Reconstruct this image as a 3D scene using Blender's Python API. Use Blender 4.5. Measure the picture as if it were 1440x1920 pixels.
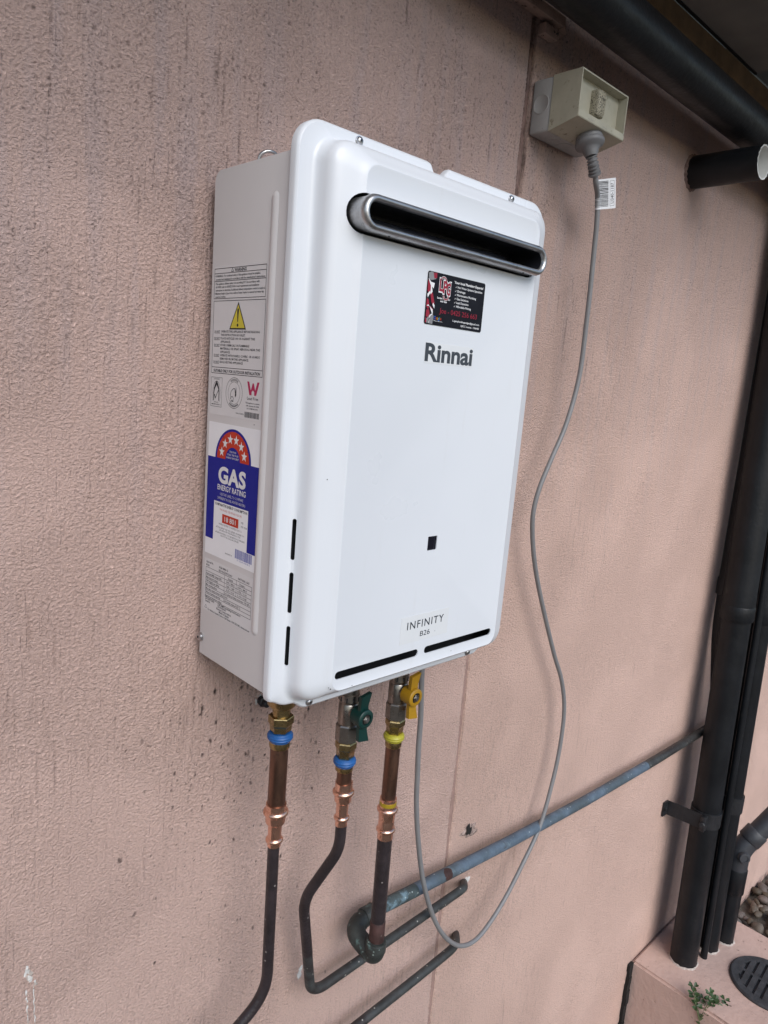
import bpy, bmesh, math, random
from mathutils import Vector, Matrix
import numpy as np

for o in list(bpy.data.objects):
    bpy.data.objects.remove(o)
scene = bpy.context.scene
COL = scene.collection
PI = math.pi

# ------------------------------------------------------------------ camera
# x runs along the wall, y into the wall (wall face y = 0), z up; heater case corner at x = 0, z = 0; metres
cam_data = bpy.data.cameras.new("camera")
cam = bpy.data.objects.new("camera", cam_data)
COL.objects.link(cam)
cam_data.sensor_fit = 'HORIZONTAL'
cam_data.sensor_width = 36.0
cam_data.lens = 33.511
cam_data.clip_start = 0.02
cam_data.clip_end = 400.0
RC = Matrix(((0.7254, -0.6837, 0.0796), (-0.0685, -0.1869, -0.98), (0.6849, 0.7055, -0.1824)))
right, up, back = Vector(RC[0]), -Vector(RC[1]), -Vector(RC[2])
right.normalize()
back = (back - right * back.dot(right)).normalized()
up = back.cross(right)
M = Matrix((right, up, back)).transposed().to_4x4()
M.translation = Vector((-0.3706, -0.6598, 0.3031))
cam.matrix_world = M
scene.camera = cam

# ------------------------------------------------------------------ light: bright overcast day
SUN_EL, SUN_AZ = 38.0, -16.0      # azimuth measured from the outward wall normal (-y), negative = towards -x
world = bpy.data.worlds.new("World")
scene.world = world
world.use_nodes = True
wn = world.node_tree
wn.nodes.clear()
sky = wn.nodes.new('ShaderNodeTexSky')
sky.sky_type = 'NISHITA'
sky.sun_disc = False
sky.sun_elevation = math.radians(SUN_EL)
sky.air_density = 1.0
sky.dust_density = 1.0
sky.ozone_density = 1.0
sd = Vector((math.sin(math.radians(SUN_AZ)) * math.cos(math.radians(SUN_EL)),
             -math.cos(math.radians(SUN_AZ)) * math.cos(math.radians(SUN_EL)),
             math.sin(math.radians(SUN_EL))))           # towards the sun
sky.sun_rotation = math.atan2(sd.x, sd.y)
bg = wn.nodes.new('ShaderNodeBackground')
bg.inputs['Strength'].default_value = 0.095
wo = wn.nodes.new('ShaderNodeOutputWorld')
wn.links.new(sky.outputs[0], bg.inputs[0])
wn.links.new(bg.outputs[0], wo.inputs[0])
sun_data = bpy.data.lights.new("sun", 'SUN')
sun_data.energy = 1.45
sun_data.angle = math.radians(44)
sun_data.color = (1.0, 0.99, 0.98)
sun = bpy.data.objects.new("sun", sun_data)
COL.objects.link(sun)
sun.rotation_euler = sd.to_track_quat('Z', 'Y').to_euler()
sun.location = sd * 5

scene.view_settings.view_transform = 'Standard'
scene.view_settings.look = 'None'
scene.view_settings.exposure = 0.74
scene.view_settings.gamma = 1.0
scene.view_settings.use_curve_mapping = False
scene.cycles.max_bounces = 8
scene.cycles.diffuse_bounces = 4
scene.cycles.use_denoising = True

# ------------------------------------------------------------------ materials
class NT:
    def __init__(self, name, rough=0.5, metal=0.0, color=(0.5, 0.5, 0.5), spec=0.5):
        self.m = bpy.data.materials.new(name)
        self.m.use_nodes = True
        self.t = self.m.node_tree
        self.b = self.t.nodes['Principled BSDF']
        self.b.inputs['Base Color'].default_value = (*color, 1)
        self.b.inputs['Roughness'].default_value = rough
        self.b.inputs['Metallic'].default_value = metal
        self.b.inputs['Specular IOR Level'].default_value = spec
    def node(self, kind, **kw):
        n = self.t.nodes.new(kind)
        for k, v in kw.items():
            setattr(n, k, v)
        return n
    def link(self, a, b):
        self.t.links.new(a, b)
    def coord(self, scale=(1, 1, 1), loc=(0, 0, 0)):
        tc = self.node('ShaderNodeTexCoord')
        mp = self.node('ShaderNodeMapping')
        mp.inputs['Scale'].default_value = scale
        mp.inputs['Location'].default_value = loc
        self.link(tc.outputs['Object'], mp.inputs['Vector'])
        return mp.outputs[0]
    def noise(self, vec, scale, detail=3, rough=0.55, dist=0.0):
        n = self.node('ShaderNodeTexNoise')
        n.inputs['Scale'].default_value = scale
        n.inputs['Detail'].default_value = detail
        n.inputs['Roughness'].default_value = rough
        n.inputs['Distortion'].default_value = dist
        self.link(vec, n.inputs['Vector'])
        return n.outputs[0]
    def voro(self, vec, scale, feature='F1', rand=1.0):
        n = self.node('ShaderNodeTexVoronoi', feature=feature)
        n.inputs['Scale'].default_value = scale
        n.inputs['Randomness'].default_value = rand
        self.link(vec, n.inputs['Vector'])
        return n
    def ramp(self, fac, stops, interp='LINEAR'):
        n = self.node('ShaderNodeValToRGB')
        n.color_ramp.interpolation = interp
        e = n.color_ramp.elements
        while len(e) < len(stops):
            e.new(0.5)
        for i, (p, c) in enumerate(stops):
            e[i].position = p
            e[i].color = (*c, 1) if isinstance(c, tuple) else (c, c, c, 1)
        self.link(fac, n.inputs[0])
        return n.outputs[0]
    def mix(self, fac, a, b, mode='MIX'):
        n = self.node('ShaderNodeMix', data_type='RGBA', blend_type=mode)
        for s, v in ((n.inputs[0], fac), (n.inputs[6], a), (n.inputs[7], b)):
            if isinstance(v, (int, float)):
                s.default_value = v
            elif isinstance(v, tuple):
                s.default_value = (*v, 1)
            else:
                self.link(v, s)
        return n.outputs[2]
    def math(self, op, a, b=0.0, clamp=False):
        n = self.node('ShaderNodeMath', operation=op, use_clamp=clamp)
        for s, v in ((n.inputs[0], a), (n.inputs[1], b)):
            if isinstance(v, (int, float)):
                s.default_value = v
            else:
                self.link(v, s)
        return n.outputs[0]
    def maprange(self, v, a, b, c=0.0, d=1.0, smooth=True):
        n = self.node('ShaderNodeMapRange')
        n.interpolation_type = 'SMOOTHSTEP' if smooth else 'LINEAR'
        n.inputs[1].default_value = a; n.inputs[2].default_value = b
        n.inputs[3].default_value = c; n.inputs[4].default_value = d
        self.link(v, n.inputs[0])
        return n.outputs[0]
    def bump(self, h, dist=0.002, strength=1.0, normal=None):
        n = self.node('ShaderNodeBump')
        n.inputs['Distance'].default_value = dist
        n.inputs['Strength'].default_value = strength
        self.link(h, n.inputs['Height'])
        if normal is not None:
            self.link(normal, n.inputs['Normal'])
        return n.outputs[0]
    def out(self, color=None, rough=None, normal=None, metal=None):
        if color is not None: self.link(color, self.b.inputs['Base Color'])
        if rough is not None: self.link(rough, self.b.inputs['Roughness'])
        if normal is not None: self.link(normal, self.b.inputs['Normal'])
        if metal is not None: self.link(metal, self.b.inputs['Metallic'])
        return self.m

def simple(name, color, rough=0.5, metal=0.0, var=0.12, scale=60, bump=0.0, bscale=400, spec=0.5, dirt=None, rvar=0.07):
    n = NT(name, rough, metal, color, spec)
    v = n.coord()
    f = n.noise(v, scale, 4, 0.6)
    lo = tuple(max(0, c * (1 - var)) for c in color)
    hi = tuple(min(1, c * (1 + var)) for c in color)
    c = n.ramp(f, [(0.3, lo), (0.7, hi)])
    if dirt:
        f2 = n.noise(v, dirt[1], 5, 0.7)
        c = n.mix(n.ramp(f2, [(dirt[2], 0.0), (dirt[3], 1.0)]), c, dirt[0])
    r = n.ramp(n.noise(v, scale * 1.7, 3), [(0.3, max(0.02, rough - rvar)), (0.7, min(1, rough + rvar))])
    nm = None
    if bump:
        nm = n.bump(n.noise(v, bscale, 3), bump, 1.0)
    return n.out(c, r, nm)

def stucco(name):
    """paint colour and dirtiness come from the wall mesh's own 'paint' attribute; the shader adds sand grain and dirt in the pits"""
    n = NT(name, 0.9, 0, spec=0.2)
    at_ = n.node('ShaderNodeAttribute'); at_.attribute_name = 'paint'
    g = n.noise(n.coord((1, 1, 1.1)), 350, 4, 0.66)
    ln = n.noise(n.coord((1, 1, 0.07)), 230, 2, 0.6)
    h = n.math('ADD', n.ramp(g, [(0.30, 0.0), (0.66, 1.0)]), n.math('MULTIPLY', n.ramp(ln, [(0.32, 0.0), (0.48, 1.0)]), 0.45))
    rl = n.node('ShaderNodeAttribute'); rl.attribute_name = 'relief'
    nm = n.bump(n.math('MULTIPLY', h, rl.outputs['Fac']), 0.0026, 1.0)
    c = n.mix(1.0, at_.outputs['Color'], n.ramp(g, [(0.36, 0.90), (0.62, 1.06)]), 'MULTIPLY')
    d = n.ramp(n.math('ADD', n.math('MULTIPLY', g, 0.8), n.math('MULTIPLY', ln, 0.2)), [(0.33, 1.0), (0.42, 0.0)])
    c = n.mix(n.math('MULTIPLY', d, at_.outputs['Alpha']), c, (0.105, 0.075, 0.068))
    return n.out(c, None, nm)

MAT = {}
MAT['stucco'] = stucco('stucco_pink_paint')
MAT['plinth'] = None
def plinth_mat():
    n = NT('painted_concrete', 0.7, 0, spec=0.3)
    v = n.coord()
    c = n.ramp(n.noise(v, 9, 5, 0.6), [(0.3, (0.50, 0.350, 0.295)), (0.7, (0.58, 0.412, 0.350))])
    sp = n.ramp(n.noise(v, 70, 4, 0.7), [(0.30, 1.0), (0.37, 0.0)])
    c = n.mix(n.math('MULTIPLY', sp, 0.7), c, (0.10, 0.065, 0.05))
    nm = n.bump(n.noise(v, 75, 4, 0.55), 0.0022, 0.8)
    return n.out(c, None, nm)
MAT['plinth'] = plinth_mat()
MAT['sealant'] = simple('old_joint_sealant', (0.20, 0.135, 0.12), 0.75, 0, 0.35, 90, 0.003, 140, 0.25)
MAT['crack'] = simple('dark_joint_gap', (0.012, 0.010, 0.009), 0.95, 0, 0.2)
MAT['trim'] = simple('pink_trim', (0.36, 0.25, 0.21), 0.8, 0, 0.2, 50, 0.001, 200, 0.25, ((0.03, 0.022, 0.02), 120, 0.6, 0.68))
MAT['mortar'] = simple('pale_mortar', (0.46, 0.40, 0.36), 0.9, 0, 0.3, 150, 0.002, 260, 0.3)
MAT['pink_filler'] = simple('painted_filler', (0.30, 0.200, 0.172), 0.85, 0, 0.12, 90, 0.002, 200, 0.25)
MAT['chip'] = simple('bare_render', (0.62, 0.60, 0.58), 0.9, 0, 0.25, 150, 0.002, 260)
MAT['patch'] = simple('cement_smear', (0.33, 0.25, 0.22), 0.95, 0, 0.35, 120, 0.004, 170, 0.2, ((0.04, 0.03, 0.027), 90, 0.5, 0.62))
MAT['enamel'] = simple('white_enamel', (0.655, 0.678, 0.715), 0.32, 0, 0.006, 25, 0.0, 400, 0.5, rvar=0.01)
def enamel_mat():
    n = NT('white_enamel', 0.30, 0, spec=0.5)
    v = n.coord()
    c = n.ramp(n.noise(v, 4, 4), [(0.3, (0.645, 0.668, 0.705)), (0.7, (0.662, 0.685, 0.722))])
    c = n.mix(n.ramp(n.noise(n.coord((1, 1, 0.12)), 60, 5, 0.7), [(0.60, 0.0), (0.80, 0.22)]), c, (0.52, 0.51, 0.49))
    r = n.ramp(n.noise(v, 9, 4), [(0.3, 0.26), (0.7, 0.36)])
    return n.out(c, r, n.bump(n.noise(v, 7, 2), 0.0035, 0.35))
MAT['enamel'] = enamel_mat()
MAT['case'] = simple('off_white_enamel', (0.615, 0.598, 0.600), 0.42, 0, 0.012, 20, 0.0, 400, 0.4, rvar=0.02)
MAT['dark'] = simple('dark_interior', (0.012, 0.013, 0.016), 0.6, 0, 0.2)
MAT['blackglass'] = simple('black_window', (0.006, 0.006, 0.012), 0.12, 0, 0.1)
MAT['baffle'] = simple('dark_flue_lining', (0.010, 0.0105, 0.014), 0.35, 0.0, 0.3)
def steel_mat(name, col, rough):
    n = NT(name, rough, 1.0)
    v = n.coord((0.15, 1, 1))
    c = n.ramp(n.noise(v, 300, 3), [(0.3, tuple(x * 0.82 for x in col)), (0.7, col)])
    f = n.noise(n.coord(), 130, 5, 0.7)
    c = n.mix(n.ramp(f, [(0.56, 0.0), (0.66, 0.55)]), c, tuple(x * 0.45 for x in col))
    r = n.ramp(n.noise(v, 200, 3), [(0.3, rough - 0.06), (0.7, rough + 0.1)])
    return n.out(c, r)
MAT['steel'] = steel_mat('flue_stainless', (0.52, 0.52, 0.525), 0.38)
MAT['zinc'] = steel_mat('zinc_screw', (0.55, 0.55, 0.56), 0.3)
MAT['chrome'] = steel_mat('nickel_plated_valve', (0.36, 0.335, 0.305), 0.30)
MAT['brass'] = steel_mat('brass_fitting', (0.42, 0.315, 0.15), 0.27)
def copper_mat(name, c0, c1, tarn, rough):
    n = NT(name, rough, 1.0)
    v = n.coord((1, 1, 0.35))
    c = n.ramp(n.noise(v, 55, 5, 0.65), [(0.32, c0), (0.62, c1)])
    c = n.mix(n.ramp(n.noise(n.coord(), 140, 5, 0.7), [(0.56, 0.0), (0.72, 0.8)]), c, tarn)
    r = n.ramp(n.noise(v, 80, 3), [(0.3, rough - 0.05), (0.7, rough + 0.15)])
    return n.out(c, r)
MAT['copper_new'] = copper_mat('bright_copper', (0.80, 0.45, 0.33), (0.90, 0.56, 0.43), (0.55, 0.26, 0.17), 0.2)
MAT['copper_old'] = copper_mat('dull_copper', (0.150, 0.092, 0.070), (0.25, 0.138, 0.098), (0.11, 0.070, 0.062), 0.38)
def oxide(name, base, specks, spk, rough=0.45, var=0.4, bands=None):
    n = NT(name, rough, 0.0, spec=0.4)
    v = n.coord()
    c = n.ramp(n.noise(v, 45, 5, 0.65), [(0.3, tuple(x * (1 - var) for x in base)), (0.7, tuple(x * (1 + var) for x in base))])
    if bands:
        for colr, sc, a, b in bands:
            c = n.mix(n.ramp(n.noise(v, sc, 5, 0.65), [(a, 0.0), (b, 1.0)]), c, colr)
    f = n.voro(v, 190)
    rnd = n.node('ShaderNodeSeparateColor'); n.link(f.outputs['Color'], rnd.inputs[0])
    d = n.ramp(f.outputs['Distance'], [(0.16, 1.0), (0.26, 0.0)])
    c = n.mix(n.math('MULTIPLY', d, n.math('GREATER_THAN', rnd.outputs[0], spk)), c, specks)
    nm = n.bump(n.noise(v, 240, 4), 0.0012, 0.7)
    return n.out(c, None, nm)
MAT['pipe_black'] = oxide('blackened_copper', (0.026, 0.020, 0.022), (0.22, 0.20, 0.19), 0.93, 0.38)
MAT['pipe_grey'] = oxide('grey_weathered_copper', (0.042, 0.045, 0.045), (0.35, 0.34, 0.31), 0.88, 0.5, 0.4,
                         [((0.028, 0.024, 0.024), 22, 0.45, 0.6)])
MAT['pipe_blue'] = oxide('verdigris_blue_pipe', (0.092, 0.128, 0.170), (0.36, 0.40, 0.41), 0.9, 0.55, 0.25,
                         [((0.060, 0.078, 0.086), 9, 0.50, 0.66), ((0.15, 0.205, 0.235), 34, 0.60, 0.70), ((0.055, 0.050, 0.046), 21, 0.66, 0.74)])
MAT['pipe_patina'] = oxide('patchy_green_blue_pipe', (0.048, 0.066, 0.070), (0.34, 0.40, 0.40), 0.86, 0.55, 0.4, [((0.14, 0.215, 0.26), 38, 0.54, 0.64)])
MAT['pipe_green'] = oxide('green_black_elbow', (0.033, 0.038, 0.036), (0.22, 0.28, 0.26), 0.86, 0.5, 0.5,
                          [((0.10, 0.16, 0.15), 60, 0.60, 0.70)])
MAT['pipe_rust'] = oxide('rust_brown_collar', (0.055, 0.026, 0.023), (0.12, 0.09, 0.08), 0.8, 0.6, 0.5)
MAT['ring_blue'] = simple('blue_press_ring', (0.012, 0.095, 0.31), 0.45, 0, 0.08)
MAT['ring_yellow'] = simple('yellow_press_ring', (0.38, 0.35, 0.03), 0.45, 0, 0.1)
MAT['tape_yellow'] = simple('yellow_mark', (0.40, 0.28, 0.02), 0.4, 0.2, 0.2)
MAT['handle_green'] = simple('green_handle', (0.002, 0.030, 0.026), 0.4, 0, 0.1)
MAT['handle_yellow'] = simple('yellow_handle', (0.36, 0.195, 0.008), 0.45, 0, 0.1)
MAT['pvc_black'] = simple('black_painted_pvc', (0.0085, 0.0095, 0.0115), 0.42, 0, 0.3, 14, 0.0006, 120, 0.28, ((0.024, 0.024, 0.023), 35, 0.62, 0.74))
MAT['pvc_grey'] = simple('faded_grey_pvc', (0.040, 0.042, 0.048), 0.45, 0, 0.2, 20, 0.0006, 120)
MAT['pvc_white'] = simple('white_pvc_cut', (0.62, 0.62, 0.60), 0.5, 0, 0.06)
MAT['iron'] = simple('black_iron', (0.020, 0.021, 0.024), 0.45, 0.2, 0.3, 60, 0.0008, 220)
MAT['grate'] = simple('grey_cast_grate', (0.042, 0.044, 0.048), 0.6, 0, 0.3, 60, 0.0008, 220, 0.3)
MAT['soffit'] = simple('soffit_sheet', (0.30, 0.29, 0.275), 0.8, 0, 0.1, 12)
MAT['timber'] = simple('stained_timber', (0.20, 0.13, 0.065), 0.75, 0, 0.3, 25, 0.001, 120)
MAT['fascia'] = simple('fascia_paint', (0.45, 0.43, 0.40), 0.6, 0, 0.06)
MAT['box_grey'] = simple('grey_plastic_box', (0.37, 0.365, 0.36), 0.5, 0, 0.06, 40, 0.0, 400, 0.4, ((0.10, 0.09, 0.08), 150, 0.66, 0.74))
MAT['box_tan'] = simple('yellowed_plastic_cover', (0.40, 0.38, 0.30), 0.5, 0, 0.08, 40, 0.0, 400, 0.4, ((0.14, 0.125, 0.085), 90, 0.60, 0.72))
MAT['switch'] = simple('mouldy_switch', (0.36, 0.33, 0.25), 0.6, 0, 0.15, 90, 0.0005, 400, 0.4, ((0.05, 0.045, 0.032), 600, 0.49, 0.60))
MAT['cord'] = simple('grey_flex', (0.20, 0.20, 0.205), 0.45, 0, 0.06, 40)
MAT['plug'] = simple('grey_rubber_plug', (0.165, 0.165, 0.17), 0.5, 0, 0.08, 40)
MAT['paper'] = simple('white_label', (0.80, 0.805, 0.83), 0.5, 0, 0.02, spec=0.2)
MAT['vinyl'] = simple('clear_grey_label', (0.65, 0.64, 0.648), 0.45, 0, 0.02, spec=0.3)
MAT['vinylfront'] = simple('badge_film', (0.65, 0.665, 0.68), 0.42, 0, 0.012)
MAT['ink'] = simple('black_ink', (0.03, 0.03, 0.034), 0.5, 0, 0.1, spec=0.12)
MAT['ink_soft'] = simple('fine_black_ink', (0.035, 0.035, 0.038), 0.5, 0, 0.1, spec=0.12)
MAT['badge'] = simple('charcoal_badge', (0.035, 0.042, 0.055), 0.4, 0, 0.08)
MAT['ink_blue'] = simple('blue_ink', (0.012, 0.018, 0.25), 0.4, 0, 0.05, spec=0.12)
MAT['ink_lblue'] = simple('barcode_blue_ink', (0.08, 0.10, 0.38), 0.4, 0, 0.05, spec=0.12)
MAT['ink_red'] = simple('red_ink', (0.50, 0.045, 0.022), 0.4, 0, 0.05, spec=0.12)
MAT['ink_crim'] = simple('crimson_ink', (0.27, 0.025, 0.045), 0.4, 0, 0.05, spec=0.12)
MAT['ink_pink'] = simple('magenta_ink', (0.42, 0.03, 0.10), 0.4, 0, 0.05, spec=0.12)
MAT['ink_white'] = simple('white_ink', (0.72, 0.72, 0.73), 0.4, 0, 0.03, spec=0.12)
MAT['ink_grey'] = simple('grey_ink', (0.22, 0.22, 0.23), 0.4, 0, 0.1, spec=0.12)
MAT['ink_yellow'] = simple('yellow_ink', (0.62, 0.52, 0.06), 0.4, 0, 0.05, spec=0.12)
MAT['cardblack'] = simple('black_magnet_card', (0.008, 0.008, 0.012), 0.5, 0, 0.2, spec=0.15)
MAT['gblue'] = simple('logo_blue', (0.03, 0.12, 0.5), 0.4, 0, 0.1, spec=0.12); MAT['gred'] = simple('logo_red', (0.45, 0.03, 0.02), 0.4, 0, 0.1, spec=0.12)
MAT['gyel'] = simple('logo_yellow', (0.55, 0.35, 0.02), 0.4, 0, 0.1, spec=0.12); MAT['ggreen'] = simple('logo_green', (0.03, 0.3, 0.06), 0.4, 0, 0.1, spec=0.12)
MAT['leaf'] = simple('clover_leaf', (0.036, 0.070, 0.022), 0.5, 0, 0.4, 60)
MAT['stem'] = simple('weed_stem', (0.10, 0.12, 0.05), 0.6, 0, 0.3, 60)
MAT['ground'] = simple('compacted_soil', (0.10, 0.085, 0.07), 0.95, 0, 0.35, 3.0, 0.01, 40)
def pebble_mat():
    n = NT('river_pebble', 0.6, 0, spec=0.35)
    geo = n.node('ShaderNodeNewGeometry')
    c = n.ramp(geo.outputs['Random Per Island'], [(0.0, (0.075, 0.058, 0.042)), (0.35, (0.13, 0.10, 0.068)), (0.6, (0.115, 0.10, 0.09)), (0.8, (0.16, 0.125, 0.11)), (1.0, (0.21, 0.18, 0.145))])
    f = n.ramp(n.noise(n.coord(), 60, 4), [(0.3, 0.7), (0.7, 1.15)])
    return n.out(n.mix(1.0, c, f, 'MULTIPLY'), None, n.bump(n.noise(n.coord(), 180, 3), 0.002, 0.6))
MAT['pebble'] = pebble_mat()

# ------------------------------------------------------------------ mesh helpers
class MB:
    """collects geometry in world metres"""
    def __init__(self):
        self.v = []; self.f = []
    def add(self, vs, fs):
        b = len(self.v)
        self.v += [tuple(p) for p in vs]
        self.f += [tuple(i + b for i in f) for f in fs]
        return self
    def box(self, a, b):
        (x0, y0, z0), (x1, y1, z1) = a, b
        return self.add([(x0, y0, z0), (x1, y0, z0), (x1, y1, z0), (x0, y1, z0), (x0, y0, z1), (x1, y0, z1), (x1, y1, z1), (x0, y1, z1)],
                        [(0, 3, 2, 1), (4, 5, 6, 7), (0, 1, 5, 4), (1, 2, 6, 5), (2, 3, 7, 6), (3, 0, 4, 7)])
    def rings(self, rs, cap0=True, cap1=True, close=True):
        n = len(rs[0]); vs = [p for r in rs for p in r]; fs = []
        for k in range(len(rs) - 1):
            for i in range(n if close else n - 1):
                j = (i + 1) % n
                fs.append((k * n + i, k * n + j, (k + 1) * n + j, (k + 1) * n + i))
        if cap0: fs.append(tuple(range(n))[::-1])
        if cap1: fs.append(tuple((len(rs) - 1) * n + i for i in range(n)))
        return self.add(vs, fs)
    def lathe(self, o, axis, prof, seg=28, cap0=True, cap1=True, phase=0.0):
        """prof = [(t along axis, radius)]"""
        o = Vector(o); a = Vector(axis).normalized()
        u = a.orthogonal().normalized() if abs(a.z) < 0.99 else Vector((1, 0, 0))
        w = a.cross(u)
        rs = []
        for t, r in prof:
            rs.append([o + a * t + (u * math.cos(phase + 2 * PI * i / seg) + w * math.sin(phase + 2 * PI * i / seg)) * r for i in range(seg)])
        return self.rings(rs, cap0, cap1)
    def tube(self, pts, r, seg=20, caps=True):
        pts = [Vector(p) for p in pts]
        rad = r if isinstance(r, (list, tuple)) else [r] * len(pts)
        t = (pts[1] - pts[0]).normalized()
        u = t.orthogonal().normalized()
        rs = []
        for i, p in enumerate(pts):
            if i == 0: tn = (pts[1] - pts[0])
            elif i == len(pts) - 1: tn = pts[-1] - pts[-2]
            else: tn = (pts[i + 1] - pts[i]).normalized() + (pts[i] - pts[i - 1]).normalized()
            tn.normalize()
            u = (u - tn * u.dot(tn)).normalized()
            w = tn.cross(u)
            rs.append([p + (u * math.cos(2 * PI * k / seg) + w * math.sin(2 * PI * k / seg)) * rad[i] for k in range(seg)])
        return self.rings(rs, caps, caps)

def bend(pts, r, n=7):
    """round the corners of a polyline"""
    pts = [Vector(p) for p in pts]
    rr = r if isinstance(r, (list, tuple)) else [r] * len(pts)
    out = [pts[0]]
    for i in range(1, len(pts) - 1):
        a, b, c = pts[i - 1], pts[i], pts[i + 1]
        d1, d2 = (a - b), (c - b)
        l = min(rr[i], d1.length * 0.49, d2.length * 0.49)
        p, q = b + d1.normalized() * l, b + d2.normalized() * l
        for k in range(n + 1):
            s = k / n
            out.append(p * (1 - s) ** 2 + b * 2 * s * (1 - s) + q * s * s)
    out.append(pts[-1])
    return out

def catmull(pts, n=6):
    P = [Vector(p) for p in pts]; P = [2 * P[0] - P[1]] + P + [2 * P[-1] - P[-2]]
    out = []
    for i in range(1, len(P) - 2):
        for k in range(n):
            t = k / n; a, b, c, d = P[i - 1:i + 3]
            out.append(0.5 * ((2 * b) + (c - a) * t + (2 * a - 5 * b + 4 * c - d) * t * t + (3 * b - a - 3 * c + d) * t ** 3))
    out.append(P[-2])
    return out

def empty(name, loc, label=None, cat=None, group=None):
    o = bpy.data.objects.new(name, None)
    o.empty_display_size = 0.05
    COL.objects.link(o)
    o.location = loc
    return tag(o, label, cat, group)

def tag(o, label=None, cat=None, group=None, kind=None):
    if label: o['label'] = label
    if cat: o['category'] = cat
    if group: o['group'] = group
    if kind: o['kind'] = kind
    return o

def mesh_obj(name, me, mat, parent=None):
    o = bpy.data.objects.new(name, me)
    me.materials.clear()
    me.materials.append(MAT[mat] if isinstance(mat, str) else mat)
    COL.objects.link(o)
    if parent is not None:
        o.parent = parent
        if parent.type == 'EMPTY':
            o.location = -Vector(parent.location)
    return o

def part(name, mb, mat, parent=None, smooth=35, bevel=0.0, bseg=2, fix=True):
    me = bpy.data.meshes.new(name)
    me.from_pydata(mb.v, [], mb.f)
    if fix or bevel:
        bm = bmesh.new(); bm.from_mesh(me)
        bmesh.ops.recalc_face_normals(bm, faces=bm.faces)
        if bevel:
            es = [e for e in bm.edges if len(e.link_faces) == 2 and e.calc_face_angle(0) > 0.6]
            bmesh.ops.bevel(bm, geom=es, offset=bevel, segments=bseg, affect='EDGES', profile=0.5, clamp_overlap=True)
        bm.to_mesh(me); bm.free()
    if smooth:
        me.polygons.foreach_set('use_smooth', [True] * len(me.polygons))
        me.set_sharp_from_angle(angle=math.radians(smooth))
    me.update()
    return mesh_obj(name, me, mat, parent)

# ------------------------------------------------------------------ flat print on a plane
class Plane:
    """print on a plane: a runs right, b runs up, h stands off the surface"""
    def __init__(self, o, r, u, n):
        self.o, self.r, self.u, self.n = map(Vector, (o, r, u, n))
    def p(self, a, b, h=0.0):
        return self.o + self.r * a + self.u * b + self.n * h
    def poly(self, mb, pts, h):
        mb.add([self.p(a, b, h) for a, b in pts], [tuple(range(len(pts)))])
    def rect(self, mb, a0, b0, a1, b1, h):
        self.poly(mb, [(a0, b0), (a1, b0), (a1, b1), (a0, b1)], h)
    def frame(self, mb, a0, b0, a1, b1, w, h):
        self.rect(mb, a0, b0, a1, b0 + w, h); self.rect(mb, a0, b1 - w, a1, b1, h)
        self.rect(mb, a0, b0 + w, a0 + w, b1 - w, h); self.rect(mb, a1 - w, b0 + w, a1, b1 - w, h)
    def line(self, mb, a0, b0, a1, b1, w, h):
        dx, dy = a1 - a0, b1 - b0; l = math.hypot(dx, dy); nx, ny = -dy / l * w / 2, dx / l * w / 2
        self.poly(mb, [(a0 + nx, b0 + ny), (a0 - nx, b0 - ny), (a1 - nx, b1 - ny), (a1 + nx, b1 + ny)], h)
    def arc(self, mb, ca, cb, r0, r1, t0, t1, h, n=24, sy=1.0):
        for k in range(n):
            s, e = t0 + (t1 - t0) * k / n, t0 + (t1 - t0) * (k + 1) / n
            self.poly(mb, [(ca + r0 * math.cos(s), cb + sy * r0 * math.sin(s)), (ca + r1 * math.cos(s), cb + sy * r1 * math.sin(s)),
                           (ca + r1 * math.cos(e), cb + sy * r1 * math.sin(e)), (ca + r0 * math.cos(e), cb + sy * r0 * math.sin(e))], h)
    def disc(self, mb, ca, cb, r, h, n=24, sy=1.0):
        self.poly(mb, [(ca + r * math.cos(2 * PI * k / n), cb + sy * r * math.sin(2 * PI * k / n)) for k in range(n)], h)
    def rrect(self, a0, b0, a1, b1, r, n=6):
        out = []
        for (ca, cb, t) in ((a1 - r, b0 + r, -PI / 2), (a1 - r, b1 - r, 0), (a0 + r, b1 - r, PI / 2), (a0 + r, b0 + r, PI)):
            for k in range(n + 1):
                out.append((ca + r * math.cos(t + PI / 2 * k / n), cb + r * math.sin(t + PI / 2 * k / n)))
        return out
    def slab(self, mb, pts, h0, h1):
        n = len(pts)
        mb.add([self.p(a, b, h0) for a, b in pts] + [self.p(a, b, h1) for a, b in pts],
               [tuple(range(n))[::-1], tuple(range(n, 2 * n))] + [(i, (i + 1) % n, n + (i + 1) % n, n + i) for i in range(n)])
    def text(self, mb, body, a, b, cap, width=None, h=0.0003, bold=0.0, align='L', res=2, shear=0.0, space=1.0):
        vs, fs = glyphs(body, bold, res, space)
        if not vs: return
        x0 = min(v[0] for v in vs); x1 = max(v[0] for v in vs)
        sy = cap / CAP
        sx = sy if width is None else width / (x1 - x0)
        w = (x1 - x0) * sx
        off = {'L': 0, 'C': -w / 2, 'R': -w}[align]
        mb.add([self.p(a + off + (v[0] - x0) * sx + shear * v[1] * sy, b + v[1] * sy, h) for v in vs], fs)

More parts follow.
